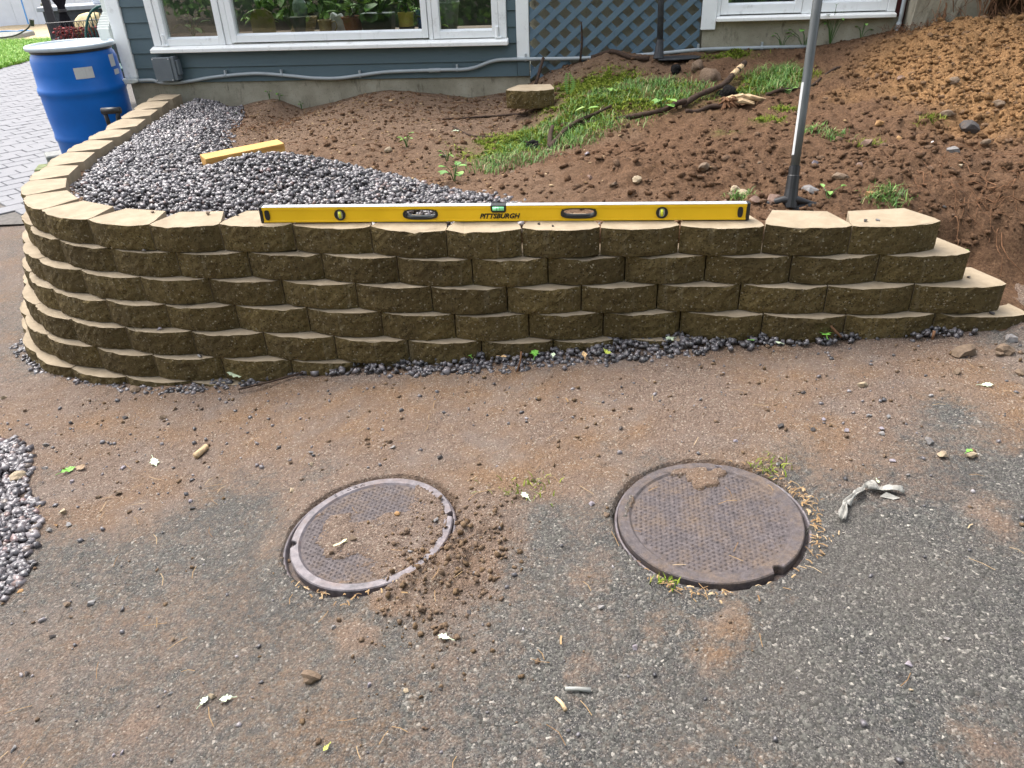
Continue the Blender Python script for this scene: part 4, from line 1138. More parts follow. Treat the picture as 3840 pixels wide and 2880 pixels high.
# ================================================================ MANHOLE COVERS
def cover(idx, notches, label, treaded):
    x, y, z, R, b = COVERS[idx]
    t = thing('manhole_cover', label, 'manhole cover', (x, y, z), 0, 'manhole covers in the driveway'); t.rotation_euler = (0, -math.atan(b), 0)
    n = 180; RI = R - (.024, .030)[idx]
    def rad(a):
        r = R
        for na in notches:
            d = abs((a - na + math.pi) % (2 * math.pi) - math.pi) * R
            if d < .012: r = R - math.sqrt(.012 ** 2 - d * d) * 1.5
        return r
    A = np.linspace(0, 2 * math.pi, n, endpoint=False)
    outer = [(rad(a) * math.cos(a), rad(a) * math.sin(a)) for a in A]
    mb = MB(); vs = []
    for (o, zz, k) in ((0, -.028, 1), (0, -.003, 1), (-.003, 0, 1), (0, 0, 0), (-.006, -.0055, 0)):
        for i, a in enumerate(A):
            if k: r = math.hypot(*outer[i]) + o
            else: r = RI + o
            vs.append((r * math.cos(a), r * math.sin(a), zz))
    fs = [(k * n + i, k * n + (i + 1) % n, (k + 1) * n + (i + 1) % n, (k + 1) * n + i) for k in range(4) for i in range(n)]
    mb.add(vs, fs); mb.build('rim', ('iron', 'iron_dusty')[idx], t)
    MB().lathe([(RI - .0062, -.0054), (.05, -.0054)], 90, cap0=False).build('plate', 'iron_dusty', t)
    # raised tread, only as relief too fine to pick apart one by one
    P = []; s = .0155
    for i in range(-20, 21):
        for j in range(-20, 21):
            px, py = (i + .5 * (j % 2)) * s, j * s * .8
            if math.hypot(px, py) < RI - .012: P.append((px, py))
    P = np.array(P); m_ = len(P); a_ = .4
    c_, s_ = math.cos(a_), math.sin(a_)
    P = np.stack([P[:, 0] * c_ - P[:, 1] * s_, P[:, 0] * s_ + P[:, 1] * c_], 1)
    Vt = np.concatenate([np.stack([P[:, 0] + dx * .0058, P[:, 1] + dy * .0048, np.full(m_, zz)], 1)[:, None] for dx, dy, zz in ((-1, 0, -.0055), (0, -1, -.0055), (1, 0, -.0055), (0, 1, -.0055), (-.3, 0, -.0008), (.3, 0, -.0008))], 1).reshape(-1, 3)
    Ft = (np.array([[0, 1, 4], [1, 5, 4], [1, 2, 5], [2, 3, 5], [3, 4, 5], [3, 0, 4]])[None] + (np.arange(m_) * 6)[:, None, None]).reshape(-1, 3)
    o = np_mesh('tread', Vt, Ft, 'iron_dusty', t); o['kind'] = 'stuff'
    # seat ring around the lid, set a little off centre
    ox, oy = ((-.006, -.010), (.004, -.008))[idx]
    prof = [(R + .003, -.022), (R + .006, -.009), (R + .009, -.005), (R + .013, -.006), (R + .016, -.012), (R + .017, -.04)]
    fr = MB().lathe(prof, 120, (ox, oy, -.004), cap0=False, cap1=False).build('seat_ring', 'iron', t, smooth=True)
    MB().lathe([(R - .02, -.030), (R + .012, -.028)], 90, (ox, oy, 0), cap0=False, cap1=False).build('gap_dirt', 'iron_dusty', t)
    return t
cov1 = cover(0, (math.radians(186), math.radians(7)), 'left cast iron manhole cover half buried under loose brown earth', True)
tx = MB()
for i, ch in enumerate('SIGMA'):
    a = math.radians(128 - 5.6 * i); r = COVERS[0][3] - .012
    o = lettering(ch, .017, 'iron', cov1, (r * math.cos(a), r * math.sin(a), .0008), (0, 0, a - math.pi / 2), 0, .0006, .0012)
cov2 = cover(1, (math.radians(-60), math.radians(70)), 'right cast iron manhole cover with clear raised tread and dry needles round it', False)

# ================================================================ TIMBER
tb = MB().box(-.20, .20, -.048, .048, -.034, .034).build('timber', 'timber', bevel=.002)
tb.location = (-1.305, 3.92, .638); tb.rotation_euler = (math.radians(3), math.radians(-1.5), math.atan2(.22, .334))
tag(tb, 'short orange pine timber lying half buried across the crushed stone', 'timber')

# ================================================================ BRANCHES, ROOTS, PEAT
def earth_h(P): P = np.asarray(P, float); return earth_z(P[:, 0], P[:, 1])
def branch(name, label, pts, r0, r1, mat, cat='branch', lift=.0, group=None, torn=None, wig=.006):
    z = earth_h(pts)
    P = []
    for i, (p, zz) in enumerate(zip(pts, z)):
        r = r0 + (r1 - r0) * i / (len(pts) - 1)
        P.append((p[0] + random.uniform(-wig, wig), p[1], zz + r * .7 + lift * (i / (len(pts) - 1))))
    S = spline(P, 5); n = len(S)
    rad = [(r0 + (r1 - r0) * i / (n - 1)) * random.uniform(.88, 1.14) for i in range(n)]
    o = MB().tube(S, rad, 8).build(name, mat, smooth=True)
    tag(o, label, cat, group)
    if torn:
        for a, b in torn:
            i0, i1 = int(a * n), max(int(a * n) + 2, int(b * n))
            MB().tube(S[i0:i1 + 1], [rad[i] * 1.07 for i in range(i0, min(i1 + 1, n))], 7).build('bare_wood', 'torn', o, smooth=True)
    return o
branch('branch', 'thin dark root lying across the grass towards the thick peeled branch', [(.329, 4.366), (.478, 4.315), (.671, 4.283), (.861, 4.254), (.944, 4.277), (1.0, 4.30)], .011, .015, 'bark', lift=.03)
branch('branch', 'thick dark branch with pale peeled patches slanting up to the right over the grass', [(.95, 4.287), (.991, 4.315), (1.087, 4.397), (1.268, 4.591), (1.366, 4.704), (1.426, 4.799), (1.475, 4.874)], .014, .018, 'bark', lift=.06, torn=[(.0, .10), (.62, .72), (.80, .90)])
branch('branch', 'short dark root stub lying under the thick peeled branch', [(.984, 4.223), (1.051, 4.233), (1.123, 4.266), (1.209, 4.248)], .012, .015, 'bark')
branch('root', 'forked reddish root curving up from the soil at the left end of the grass', [(.244, 3.986), (.277, 4.091), (.339, 4.231), (.411, 4.305), (.516, 4.362), (.61, 4.421)], .015, .007, 'bark', 'root', lift=.03)
branch('root', 'short root prong beside the forked reddish root', [(.247, 4.028), (.253, 4.16), (.275, 4.24)], .017, .010, 'bark', 'root', lift=.05)
branch('branch', 'thin wavy dark twig on bare soil left of the grass, uppermost of two', [(-.356, 4.886), (-.276, 4.937), (-.125, 4.961), (-.026, 4.996), (.08, 4.931), (.149, 4.80)], .006, .008, 'bark')
branch('branch', 'thin dark twig running down into the grass from a pale leaf', [(-.287, 4.681), (-.189, 4.52), (-.07, 4.396), (.032, 4.319), (.109, 4.229), (.238, 4.08)], .007, .005, 'bark')
branch('root', 'dark root behind the shovel shaft at the foot of the earth mound', [(1.46, 4.386), (1.532, 4.378), (1.67, 4.433), (1.75, 4.48), (1.866, 4.622), (1.966, 4.703), (2.044, 4.745)], .011, .006, 'bark', 'root')
branch('root', 'broken grey root leaning from the conduit to the spade', [(.62, 5.50), (.75, 5.42), (.86, 5.33), (.98, 5.30)], .016, .015, 'bark', 'root', lift=-.0)
branch('root', 'upright splintered root in front of the lattice', [(.556, 5.54), (.560, 5.565), (.556, 5.57)], .008, .006, 'bark', 'root', lift=.24)
branch('root', 'leaning bark strip at the foundation corner behind the loose block', [(.24, 5.40), (.30, 5.56)], .013, .010, 'bark', 'root', lift=.12)
def lump(name, label, p, size, mat, cat, group=None, lift=0.3, seed=1, flat=.7, sub=2, hull=0):
    r = np.random.default_rng(seed)
    bm = bmesh.new(); off = r.uniform(0, 50, 3)
    if hull:
        for k in range(hull):
            d = r.normal(0, 1, 3); d /= np.linalg.norm(d); d *= r.uniform(.42, .56)
            bm.verts.new((d[0], d[1] * r.uniform(.8, 1.1), d[2]))
        res = bmesh.ops.convex_hull(bm, input=bm.verts[:])
        bmesh.ops.delete(bm, geom=list({g for g in res['geom_interior'] + res['geom_unused'] if isinstance(g, bmesh.types.BMVert)}), context='VERTS')
    else: bmesh.ops.create_icosphere(bm, subdivisions=sub, radius=.5)
    for v in bm.verts:
        c = v.co
        k = 1 + (0 if hull else .55) * float(fbm(np.array([c.x * 1.0 + off[0] + c.z]), np.array([c.y * 1.0 + off[1] - c.z * .7]), 2.0, 3, seed)[0])
        v.co = (c.x * k * size, c.y * k * size * r.uniform(.99, 1.01) * .8, c.z * k * size * flat)
    me = bpy.data.meshes.new(name); bm.to_mesh(me); bm.free(); me.materials.append(MAT[mat])
    me.polygons.foreach_set('use_smooth', [sub > 1 and name != 'stone'] * len(me.polygons))
    o = bpy.data.objects.new(name, me); COL.objects.link(o)
    o.rotation_euler = (r.normal(0, .2), r.normal(0, .2), r.uniform(0, 6.28))
    o.location = (p[0], p[1], p[2] + size * flat * lift)
    return tag(o, label, cat, group)
for i, (x, y, s, lb_) in enumerate([(1.284, 4.50, .12, 'round black peat clod right of the thick peeled branch'), (1.25, 4.80, .14, 'dark brown soil clod above the thick peeled branch'), (1.10, 5.06, .08, 'small black clod in front of the spade'), (.162, 4.088, .07, 'small black clod at the left foot of the forked root'), (1.23, 5.03, .10, 'brown broken clod right of the small black one near the spade')]):
    lump('clod', lb_, (x, y, on_earth(x, y)), s, 'peat' if i != 1 and i != 4 else 'clod', 'clod', seed=300 + i, sub=3, flat=.75)
wc = thing('stump_piece', 'torn pale root stump with shredded fibres lying right of the grass', 'root stump', (1.28, 4.28, on_earth(1.28, 4.28)))
wm = MB(); 
for k in range(16):
    a = random.uniform(-.3, .3); y0 = random.uniform(-.035, .035); z0 = random.uniform(.0, .045); L = random.uniform(.08, .19); x0 = random.uniform(-.10, -.02)
    wm.tube([(x0, y0, z0), (x0 + L * .5, y0 + a * .05, z0 + .012), (x0 + L, y0 + a * .12, z0 - .004)], [.009, .013, .003], 6)
wm.build('fibres', 'torn', wc); 
kn = MB()
for k in range(26):
    a = random.uniform(0, 6.28); b_ = random.uniform(-.3, 1.2)
    kn.tube([(-.06, -.04, .01), (-.06 + .03 * math.cos(a), -.04 + .03 * math.sin(a), .01 + .03 * b_), (-.06 + .055 * math.cos(a + .4), -.04 + .05 * math.sin(a + .4), .04 * b_ - .01)], [.014, .009, .002], 5)
kn.build('root_knot', 'rootwood', wc)
# overhanging root bank beyond the mound
def bank_z(x, z): return 0
bank = thing('root_bank', 'dark overhanging earth bank with hanging torn roots at the upper right', 'earth bank', (0, 0, 0))
nx_, nz_ = 70, 44; bx = np.linspace(2.60, 5.2, nx_); bz = np.linspace(.55, 2.0, nz_)
BX, BZ = np.meshgrid(bx, bz)
BY = 5.42 - .10 * (BX - 3) - .32 * smooth(1.02, 1.35, BZ) + .14 * fbm(BX, BZ, 3, 4, 91) + .09 * fbm(BX, BZ, 10, 4, 92) + .35 * smooth(3.0, 2.6, BX)
ii = np.arange(nx_ - 1)[None] + np.arange(nz_ - 1)[:, None] * nx_
F = np.stack([ii, ii + 1, ii + 1 + nx_, ii + nx_], -1).reshape(-1, 4)
np_mesh('earth_face', np.stack([BX, BY, BZ], -1).reshape(-1, 3), F, 'earth', bank, {'ochre': 0 * BX.ravel(), 'litter': .15 + 0 * BX.ravel(), 'moss': 0 * BX.ravel()}, True)
tk = MB(); tk.prism([(2.62, 5.45), (5.2, 5.0), (5.2, 7), (2.62, 7)], 1.98, 2.05); tk.build('bank_top', 'earth', bank)
rt = MB()
for k in range(330):
    x = random.uniform(2.72, 4.4) if k % 3 else random.uniform(2.65, 3.3); z = random.uniform(1.04, 1.7)
    y = 5.42 - .10 * (x - 3) - .30 - random.uniform(-.10, .03)
    L = random.uniform(.10, .45); P = [(x, y + .05, z)]; dx = random.uniform(-.14, .14)
    for q in range(1, 6): P.append((x + dx * q / 5 + random.uniform(-.012, .012), y - .02 - .07 * math.sin(q / 5 * 3.0) + random.uniform(-.012, .012), z - L * q / 5))
    r0 = random.choice((.0016, .0024, .003, .0055))
    rt.tube(P, [r0 * (1 - .14 * q) for q in range(6)], 4, cap=False)
o = rt.build('hanging_roots', 'rootwood', bank); o['kind'] = 'stuff'
# fine roots over the soil at the wall's right end and elsewhere
fr = MB()
def fine_root(x, y, ang, L, r, n=7, lift=.012):
    P = []
    for q in range(n):
        P.append((x, y)); ang += random.uniform(-.55, .55); x += math.cos(ang) * L / n; y += math.sin(ang) * L / n
    z = earth_h(P)
    fr.tube([(p[0], p[1], zz + random.uniform(0, lift)) for p, zz in zip(P, z)], [r * (1 - .1 * q) for q in range(n)], 4, cap=False)
for k in range(70): fine_root(random.gauss(2.02, .16), random.gauss(2.98, .13), random.uniform(0, 6.28), random.uniform(.08, .30), random.choice((.0012, .0018, .0028)), lift=.03)
for k in range(60): fine_root(random.uniform(1.5, 2.4), random.uniform(2.85, 3.4), random.uniform(0, 6.28), random.uniform(.06, .22), .0013)
for k in range(150): fine_root(random.uniform(-1.8, .4), random.uniform(3.5, 5.7), random.uniform(0, 6.28), random.uniform(.06, .26), random.choice((.001, .0014, .002)))
for k in range(26): fine_root(random.gauss(-1.55, .15), random.gauss(4.9, .12), random.uniform(0, 6.28), random.uniform(.1, .25), .002, lift=.035)
for k in range(40): fine_root(random.gauss(2.62, .10), random.gauss(5.18, .08), random.uniform(0, 6.28), random.uniform(.1, .25), .002, lift=.06)
o = fr.build('fine_roots', 'rootwood'); tag(o, 'fine torn roots strewn over the bare earth', 'roots', kind='stuff')

# ================================================================ CLODS AND CRUMBS (uncountable)
def scatter_earth(n, xr, yr, dens, size, sink=.35, kind_attr=True, pw=1):
    x = rng.uniform(*xr, n); y = rng.uniform(*yr, n)
    k = (y > 2.695 - .1143 * x + .15) & (y < HY + HM * x - .01) & (rng.random(n) < dens(x, y)) & ~inside(x, y, GRAVEL)
    x, y = x[k], y[k]; s = size[0] + (size[1] - size[0]) * rng.random(len(x)) ** 3
    P = np.stack([x, y, earth_z(x, y) + s * (.5 - sink) * .55], 1)
    return P, s
P1, s1 = scatter_earth(80000, (-1.9, 3.3), (2.8, 5.7), lambda x, y: .06 + .55 * earth_ochre(x, y) + .22 * smooth(.2, 1.0, x) * smooth(4.2, 3.2, y), (.006, .042))
V, F, T = stones(P1, s1, jit=.45, flat=(.45, .85))
oc = earth_ochre(V[:, 0], V[:, 1])
tag(np_mesh('soil_clods', V, F, 'earth', attrs={'litter': np.where(T > .9, .6, 0.0), 'moss': 0 * T, 'ochre': oc}), 'crumbled soil clods over the dug earth', 'soil clods', kind='stuff')
# wood chips and leaf litter on the older soil
n = 9000; x = rng.uniform(-1.95, 1.9, n); y = rng.uniform(3.2, 5.8, n)
k = (rng.random(n) < np.clip(earth_litter(x, y) * .8 + .05, 0, 1)) & (y < HY + HM * x - .01) & ~inside(x, y, GRAVEL)
x, y = x[k], y[k]
V, F, T = stones(np.stack([x, y, earth_z(x, y) + .002], 1), rng.uniform(.006, .024, len(x)), flat=(.12, .3), tilt=.3)
tag(np_mesh('wood_litter', V, F, 'litter', attrs={'tint': T ** 1.8}), 'fine wood chips and leaf litter on the soil by the house', 'leaf litter', kind='stuff')

# ================================================================ GRASS, MOSS, WEEDS
GR1 = [(-.16, 3.80), (-.10, 4.0), (.02, 4.44), (.22, 4.47), (.388, 4.60), (.52, 4.85), (.75, 4.97), (.95, 4.96), (1.26, 4.88), (1.27, 4.52), (1.015, 4.40), (.857, 4.18), (.728, 4.09), (.509, 4.0), (.293, 3.90), (.096, 3.74), (-.08, 3.72)]
GR2 = [(1.36, 4.46), (1.50, 4.90), (1.765, 4.95), (1.75, 4.63), (1.62, 4.41), (1.43, 4.38)]
Ps = []; Hs = []
for poly, n, hh in ((GR1, 15000, .036), (GR2, 2600, .055)):
    x, y, s = fill_poly(poly, n, .05)
    cl = fbm(x, y, 5, 4, 101) + .35 * smooth(-.03, .10, s)
    k = cl > rng.uniform(-.15, .75, len(x))
    x, y, cl = x[k], y[k], cl[k]
    Ps.append(np.stack([x, y, earth_z(x, y)], 1)); Hs.append(hh * (.6 + .8 * np.clip(cl + .3, 0, 1)))
P = np.concatenate(Ps); Hh = np.concatenate(Hs)
V, F, T = blades(P, Hh, .0034, .85, rng.random(len(P)) ** 1.3)
tag(np_mesh('grass', V, F, 'grass', attrs={'tint': T}), 'ragged patch of long green grass left on the bare earth', 'grass', kind='stuff')
x = []; y = []
for cx, cy, sx, sy in MOSS_SPOTS:
    n = int(5200 * sx * sy / .04) + 120
    x.append(rng.normal(cx, sx * .5, n)); y.append(rng.normal(cy, sy * .5, n))
x = np.concatenate(x); y = np.concatenate(y); k = fbm(x, y, 9, 3, 111) > -.12; x, y = x[k], y[k]
V, F, T = blades(np.stack([x, y, earth_z(x, y) - .002], 1), .016, .006, .9)
tag(np_mesh('moss', V, F, 'moss', attrs={'tint': T}), 'low yellow green moss cushions on the soil', 'moss', kind='stuff')
def weed(name, label, x, y, z, n, spread, h, size, tint=(.5, 1), wide=.4, mat='grass', group=None):
    t = thing(name, label, 'plant', (x, y, z), 0, group)
    st = MB(); Vs = []; Fs = []; Ts = []
    for i in range(n):
        a = 6.28 * i / n + random.uniform(-.5, .5); r = spread * random.uniform(.4, 1); hh = h * random.uniform(.5, 1)
        tip = Vector((math.cos(a) * r, math.sin(a) * r, hh))
        st.tube([(0, 0, -.01), tip * .5 + Vector((0, 0, hh * .2)), tip], .0016, 4, cap=False)
        d = Vector((math.cos(a), math.sin(a), random.uniform(-.3, .5))).normalized(); q = d.cross(Vector((0, 0, 1))).normalized(); up = q.cross(d)
        L = size * random.uniform(.7, 1.2); W = L * wide; b = len(Vs)
        Vs += [tip, tip + d * L * .3 + q * W + up * .004, tip + d * L * .3 - q * W + up * .004, tip + d * L * .7 + q * W * .85, tip + d * L * .7 - q * W * .85, tip + d * L - up * .006, tip + d * L * .5 - up * .005]
        Fs += [(b, b + 1, b + 6), (b, b + 6, b + 2), (b + 1, b + 3, b + 6), (b + 2, b + 6, b + 4), (b + 3, b + 5, b + 6), (b + 4, b + 6, b + 5)]
        Ts += [random.uniform(*tint)] * 7
    st.build('stem', mat, t)
    np_mesh('leaf', np.array([v[:] for v in Vs]), np.array(Fs), mat, t, {'tint': np.array(Ts)})
    return t
W_ = [('broadleaf_weed', 'bright green broad leaved weed at the edge of the crushed stone behind the level', -.231, 3.56, 9, .045, .075, .050, (.3, .8), .42),
      ('weed', 'small jagged pale weed alone on the bare soil middle', -.527, 4.284, 7, .03, .07, .035, (.6, .9), .3),
      ('broadleaf_weed', 'low light green weed in the grass beside the thick branch', .875, 4.30, 9, .05, .05, .045, (.5, .9), .45),
      ('weed', 'single tall pale curled leaf standing in the grass', .470, 4.345, 2, .010, .09, .055, (.75, .88), .35),
      ('weed', 'little grass like seedling between soil and grass', -.291, 4.03, 6, .03, .06, .03, (.5, .9), .25),
      ('clover_weed', 'tall clover like weed against the foundation left of the shovel shaft', 2.0, 5.36, 12, .10, .19, .030, (.4, .8), .55),
      ('clover_weed', 'tallest clover like weed just right of the shovel shaft by the foundation', 2.155, 5.34, 12, .09, .24, .030, (.4, .8), .55),
      ('clover_weed', 'lower clover like weed furthest left under the second window', 1.86, 5.385, 8, .08, .10, .026, (.5, .9), .55),
      ('clover_weed', 'small clover like weed furthest right under the second window', 2.34, 5.31, 5, .05, .10, .026, (.5, .9), .55),
      ('seedling', 'two leaved seedling by the foundation, leftmost of three', -1.675, 5.85, 3, .012, .065, .022, (.6, .9), .4),
      ('seedling', 'two leaved seedling by the foundation, middle of three', -1.605, 5.85, 3, .012, .06, .022, (.6, .9), .4),
      ('seedling', 'two leaved seedling by the foundation, rightmost of three', -1.45, 5.82, 3, .012, .07, .018, (.6, .9), .4),
      ('weed', 'green sprig at the edge of the stone bed near the house', -1.86, 5.45, 5, .03, .03, .03, (.4, .8), .4),
      ('weed', 'bright green leaf sprig beside the shovel shaft on the soil', 1.57, 4.37, 4, .03, .03, .04, (.5, .8), .5),
      ('weed', 'pale stalked sprig leaning on the soil right of the shovel ferrule', 1.30, 2.985, 3, .05, .05, .035, (.6, .92), .3),
      ('weed', 'drooping green leaf sprig behind the right end of the second course', 1.70, 2.74, 4, .04, .06, .055, (.4, .7), .4),
      ('weed', 'low pale weed in the grass in front of the loose block', .62, 4.70, 8, .05, .04, .035, (.6, .9), .45)]
for nm, lb_, x, y, n, sp, h, sz, ti, wd in W_: weed(nm, lb_, x, y, on_earth(x, y), n, sp, h, sz, ti, wd)
# fern
ft = thing('fern', 'small bright fern frond standing at the right end of the loose block', 'fern', (.415, 4.86, on_earth(.415, 4.86)))
Vs = []; Fs = []
for i in range(11):
    z = .015 + .011 * i; w = .040 * math.sin(.5 + 2.4 * (i / 11)) ; b = len(Vs); xx = .006 * math.sin(i * .4)
    for sgn in (-1, 1):
        b = len(Vs); Vs += [(xx, 0, z), (xx + sgn * w * .55, -.006, z + .010), (xx + sgn * w, -.012, z + .004), (xx + sgn * w * .55, -.008, z)]; Fs.append((b, b + 1, b + 2, b + 3))
np_mesh('leaflets', np.array(Vs), np.array(Fs), 'grass', ft, {'tint': np.full(len(Vs), .72)})
MB().tube([(0, 0, -.01), (.004, -.003, .07), (.008, -.01, .145)], .0016, 4).build('stem', 'moss', ft)
# tufts
TUFT = [(1.513, 2.95, 'flat tuft of cut grass lying behind the last top block'), (2.02, 3.68, 'small moss tuft on the ochre mound'), (1.55, 3.62, 'green tuft with roots right of the shovel shaft'), (1.48, 3.70, 'small green tuft just right of the shovel shaft'), (1.343, 3.93, 'upright tuft of moss on dug soil left of the shovel'), (1.66, 3.50, 'fallen moss tuft beside a pinkish stone right of the shovel'), (.957, 3.05, 'little green tuft among the stones near the end of the level'), (1.607, 4.72, 'bright green tuft behind the shovel shaft'), (1.775, 4.62, 'yellow green moss tuft on the dark root of the mound')]
for i, (x, y, lb_) in enumerate(TUFT):
    n = 130 if i else 260; s = .032 if i else .045
    px = rng.normal(x, s, n); py = rng.normal(y, s * .6, n)
    V, F, T = blades(np.stack([px, py, earth_z(px, py)], 1), .026 if i else .032, .0030, 1.0, rng.random(n) ** .8)
    tag(np_mesh('grass_tuft', V, F, 'moss' if i in (1, 4, 5, 8) else 'grass', attrs={'tint': T}), lb_, 'grass tuft')

# ================================================================ LOOSE STONES ON SOIL AND DRIVEWAY
STONES = [(-1.763,2.179,0.064,'tan'),(-1.482,1.954,0.031,'tan'),(-1.483,1.903,0.019,'orange'),(-1.494,1.879,0.023,'grey'),(-1.44,1.899,0.022,'grey'),(-1.692,2.232,0.027,'grey'),(-1.547,2.136,0.025,'lilac'),(-1.384,2.187,0.023,'lilac'),(-1.334,2.035,0.027,'brown'),(-1.402,2.03,0.022,'brown'),(-1.569,2.749,0.047,'brown'),(-1.219,2.538,0.025,'dark'),(-1.335,2.562,0.026,'brown'),(-1.357,2.503,0.037,'brown'),(-1.524,2.532,0.026,'dark'),(-1.765,2.391,0.03,'grey'),(-2.157,2.793,0.029,'tan'),(-1.605,1.987,0.028,'grey'),(-1.457,1.718,0.029,'grey'),(-1.442,1.611,0.026,'orange'),(-1.059,1.952,0.019,'lilac'),(-1.04,1.914,0.021,'dark'),(-1.196,1.535,0.028,'grey'),(-0.898,1.365,0.022,'brown'),(-0.724,1.17,0.026,'tan'),(-0.494,1.18,0.047,'brown'),(-1.267,1.538,0.022,'brown'),(-0.896,1.051,0.016,'lilac'),(-0.915,1.046,0.015,'lilac'),(-1.173,1.091,0.022,'grey'),(-0.839,1.193,0.015,'grey'),(-1.259,1.31,0.018,'dark'),(-1.255,1.429,0.021,'dark'),(-1.234,1.493,0.016,'brown'),(-0.468,1.328,0.016,'grey'),(-0.209,1.288,0.018,'brown'),(-0.35,1.141,0.015,'lilac'),(-0.265,1.119,0.017,'tan'),(-0.187,1.116,0.014,'dark'),(0.192,1.301,0.019,'grey'),(0.254,1.173,0.019,'lilac'),(-0.128,1.327,0.016,'dark'),(0.818,1.069,0.019,'lilac'),(0.795,1.008,0.012,'tan'),(0.926,1.125,0.014,'grey'),(-0.322,1.467,0.025,'tan'),(-0.432,1.738,0.03,'tan'),(-0.234,1.69,0.025,'grey'),(-0.354,1.734,0.025,'orange'),(-0.414,1.804,0.021,'grey'),(-0.47,1.816,0.018,'brown'),(-0.296,1.568,0.02,'grey'),(-0.468,1.642,0.027,'brown'),(-0.676,2.049,0.022,'tan'),(-0.716,1.928,0.025,'tan'),(-0.693,2.117,0.02,'grey'),(-0.405,2.076,0.02,'grey'),(-0.241,1.984,0.024,'dark'),(-0.381,1.434,0.021,'grey'),(0.327,1.641,0.018,'brown'),(0.211,1.676,0.02,'lilac'),(0.248,1.621,0.022,'brown'),(0.601,1.724,0.025,'dark'),(0.534,1.392,0.018,'brown'),(0.545,1.464,0.018,'grey'),(0.764,1.415,0.019,'brown'),(0.754,1.568,0.015,'orange'),(0.772,1.782,0.019,'grey'),(0.344,2.036,0.021,'dark'),(0.68,1.906,0.017,'lilac'),(1.17,2.157,0.034,'tan'),(0.969,2.144,0.022,'dark'),(1.225,1.824,0.038,'grey'),(1.227,1.749,0.041,'tan'),(1.308,1.744,0.037,'tan'),(1.117,1.897,0.026,'lilac'),(1.11,1.876,0.021,'grey'),(1.016,1.906,0.02,'lilac'),(1.113,1.974,0.023,'grey'),(1.17,1.965,0.017,'grey'),(0.98,1.989,0.019,'lilac'),(0.833,1.959,0.025,'dark'),(0.921,1.925,0.021,'dark'),(1.088,1.753,0.02,'lilac'),(1.076,1.776,0.019,'brown'),(1.097,1.677,0.015,'grey'),(1.495,2.183,0.038,'brown'),(1.396,2.091,0.021,'brown'),(1.353,2.07,0.019,'grey'),(1.683,2.146,0.041,'brown'),(1.576,2.304,0.078,'brown'),(1.705,2.282,0.063,'brown'),(1.768,2.355,0.049,'grey'),(1.68,2.267,0.037,'brown'),(1.263,3.088,0.075,'grey'),(1.082,2.985,0.088,'red'),(1.003,2.978,0.062,'red'),(0.964,3.13,0.047,'tan'),(0.989,3.089,0.048,'tan'),(0.935,3.069,0.042,'brown'),(0.879,2.97,0.064,'red'),(1.363,3.333,0.042,'lilac'),(1.403,3.142,0.065,'brown'),(1.462,2.979,0.049,'orange'),(1.589,2.975,0.036,'red'),(1.645,3.473,0.065,'red'),(0.866,3.289,0.051,'brown'),(1.963,3.322,0.067,'grey'),(2.144,3.566,0.103,'dark'),(1.903,3.403,0.031,'white'),(0.417,3.803,0.042,'lilac'),(0.375,3.281,0.037,'red'),(0.562,3.196,0.047,'tan'),(0.973,3.11,0.033,'brown'),(1.526,3.254,0.046,'red'),(2.11,3.719,0.059,'brown'),(2.409,3.815,0.052,'brown'),(1.792,3.709,0.051,'orange'),(1.814,3.525,0.044,'orange'),(2.314,4.073,0.055,'brown'),(2.126,4.261,0.057,'red'),(0.459,3.166,0.04,'brown'),(0.047,3.654,0.043,'brown'),(0.239,3.954,0.041,'tan'),(-0.317,4.086,0.037,'grey'),(-0.616,4.201,0.049,'tan'),(1.329,3.082,0.031,'grey'),(1.755,2.94,0.021,'dark'),(1.915,3.171,0.027,'tan'),(1.133,3.365,0.031,'brown'),(2.113,3.359,0.047,'brown')]
CN = {'tan': 'tan', 'orange': 'orange brown', 'grey': 'grey', 'lilac': 'pale lilac grey', 'brown': 'brown', 'dark': 'dark', 'red': 'reddish brown', 'white': 'white'}
def place_words(x, y):
    for nm, (cx, cy, cz, r, b) in (('left', COVERS[0]), ('right', COVERS[1])):
        d = math.hypot(x - cx, y - cy)
        if d < r: return 'lying on the %s manhole cover' % nm, nm + ' lid'
        if d < r + .16: return 'close %s the %s manhole cover' % ('above' if y > cy + .1 else 'below' if y < cy - .1 else 'beside', nm), nm + ' rim'
    if y > 2.72 and x > -1.9:
        if y > 2.695 - .1143 * x + .1:
            if x > 1.75 and y > 3.2: return 'on the ochre earth mound', 'mound'
            if y < 3.25: return 'on soil just behind the wall', 'behind'
            return ('on the dug soil right of the shovel shaft' if x > 1.2 else 'on the bare soil between wall and house'), 'soil'
    if x > 1.3 and y > 2.2: return 'on the dirt below the wall\'s right end', 'right end'
    if y > 2.4: return 'on the dirt in front of the wall\'s left curve', 'left curve'
    if x < -1.3 and y > 1.55: return 'beside the crushed stone heap at the driveway edge', 'heap'
    if x > .75: return ('on asphalt right of the right manhole cover' if y > 1.45 else 'on the asphalt below the torn cloth strip'), 'r'
    if y < 1.45: return ('on the asphalt in the lower left foreground' if x < -.6 else 'on the asphalt below the manhole covers'), 'fg'
    return 'on the dirt between wall and manhole covers', 'mid'
order = sorted(range(len(STONES)), key=lambda i: -STONES[i][2])
seen = {}
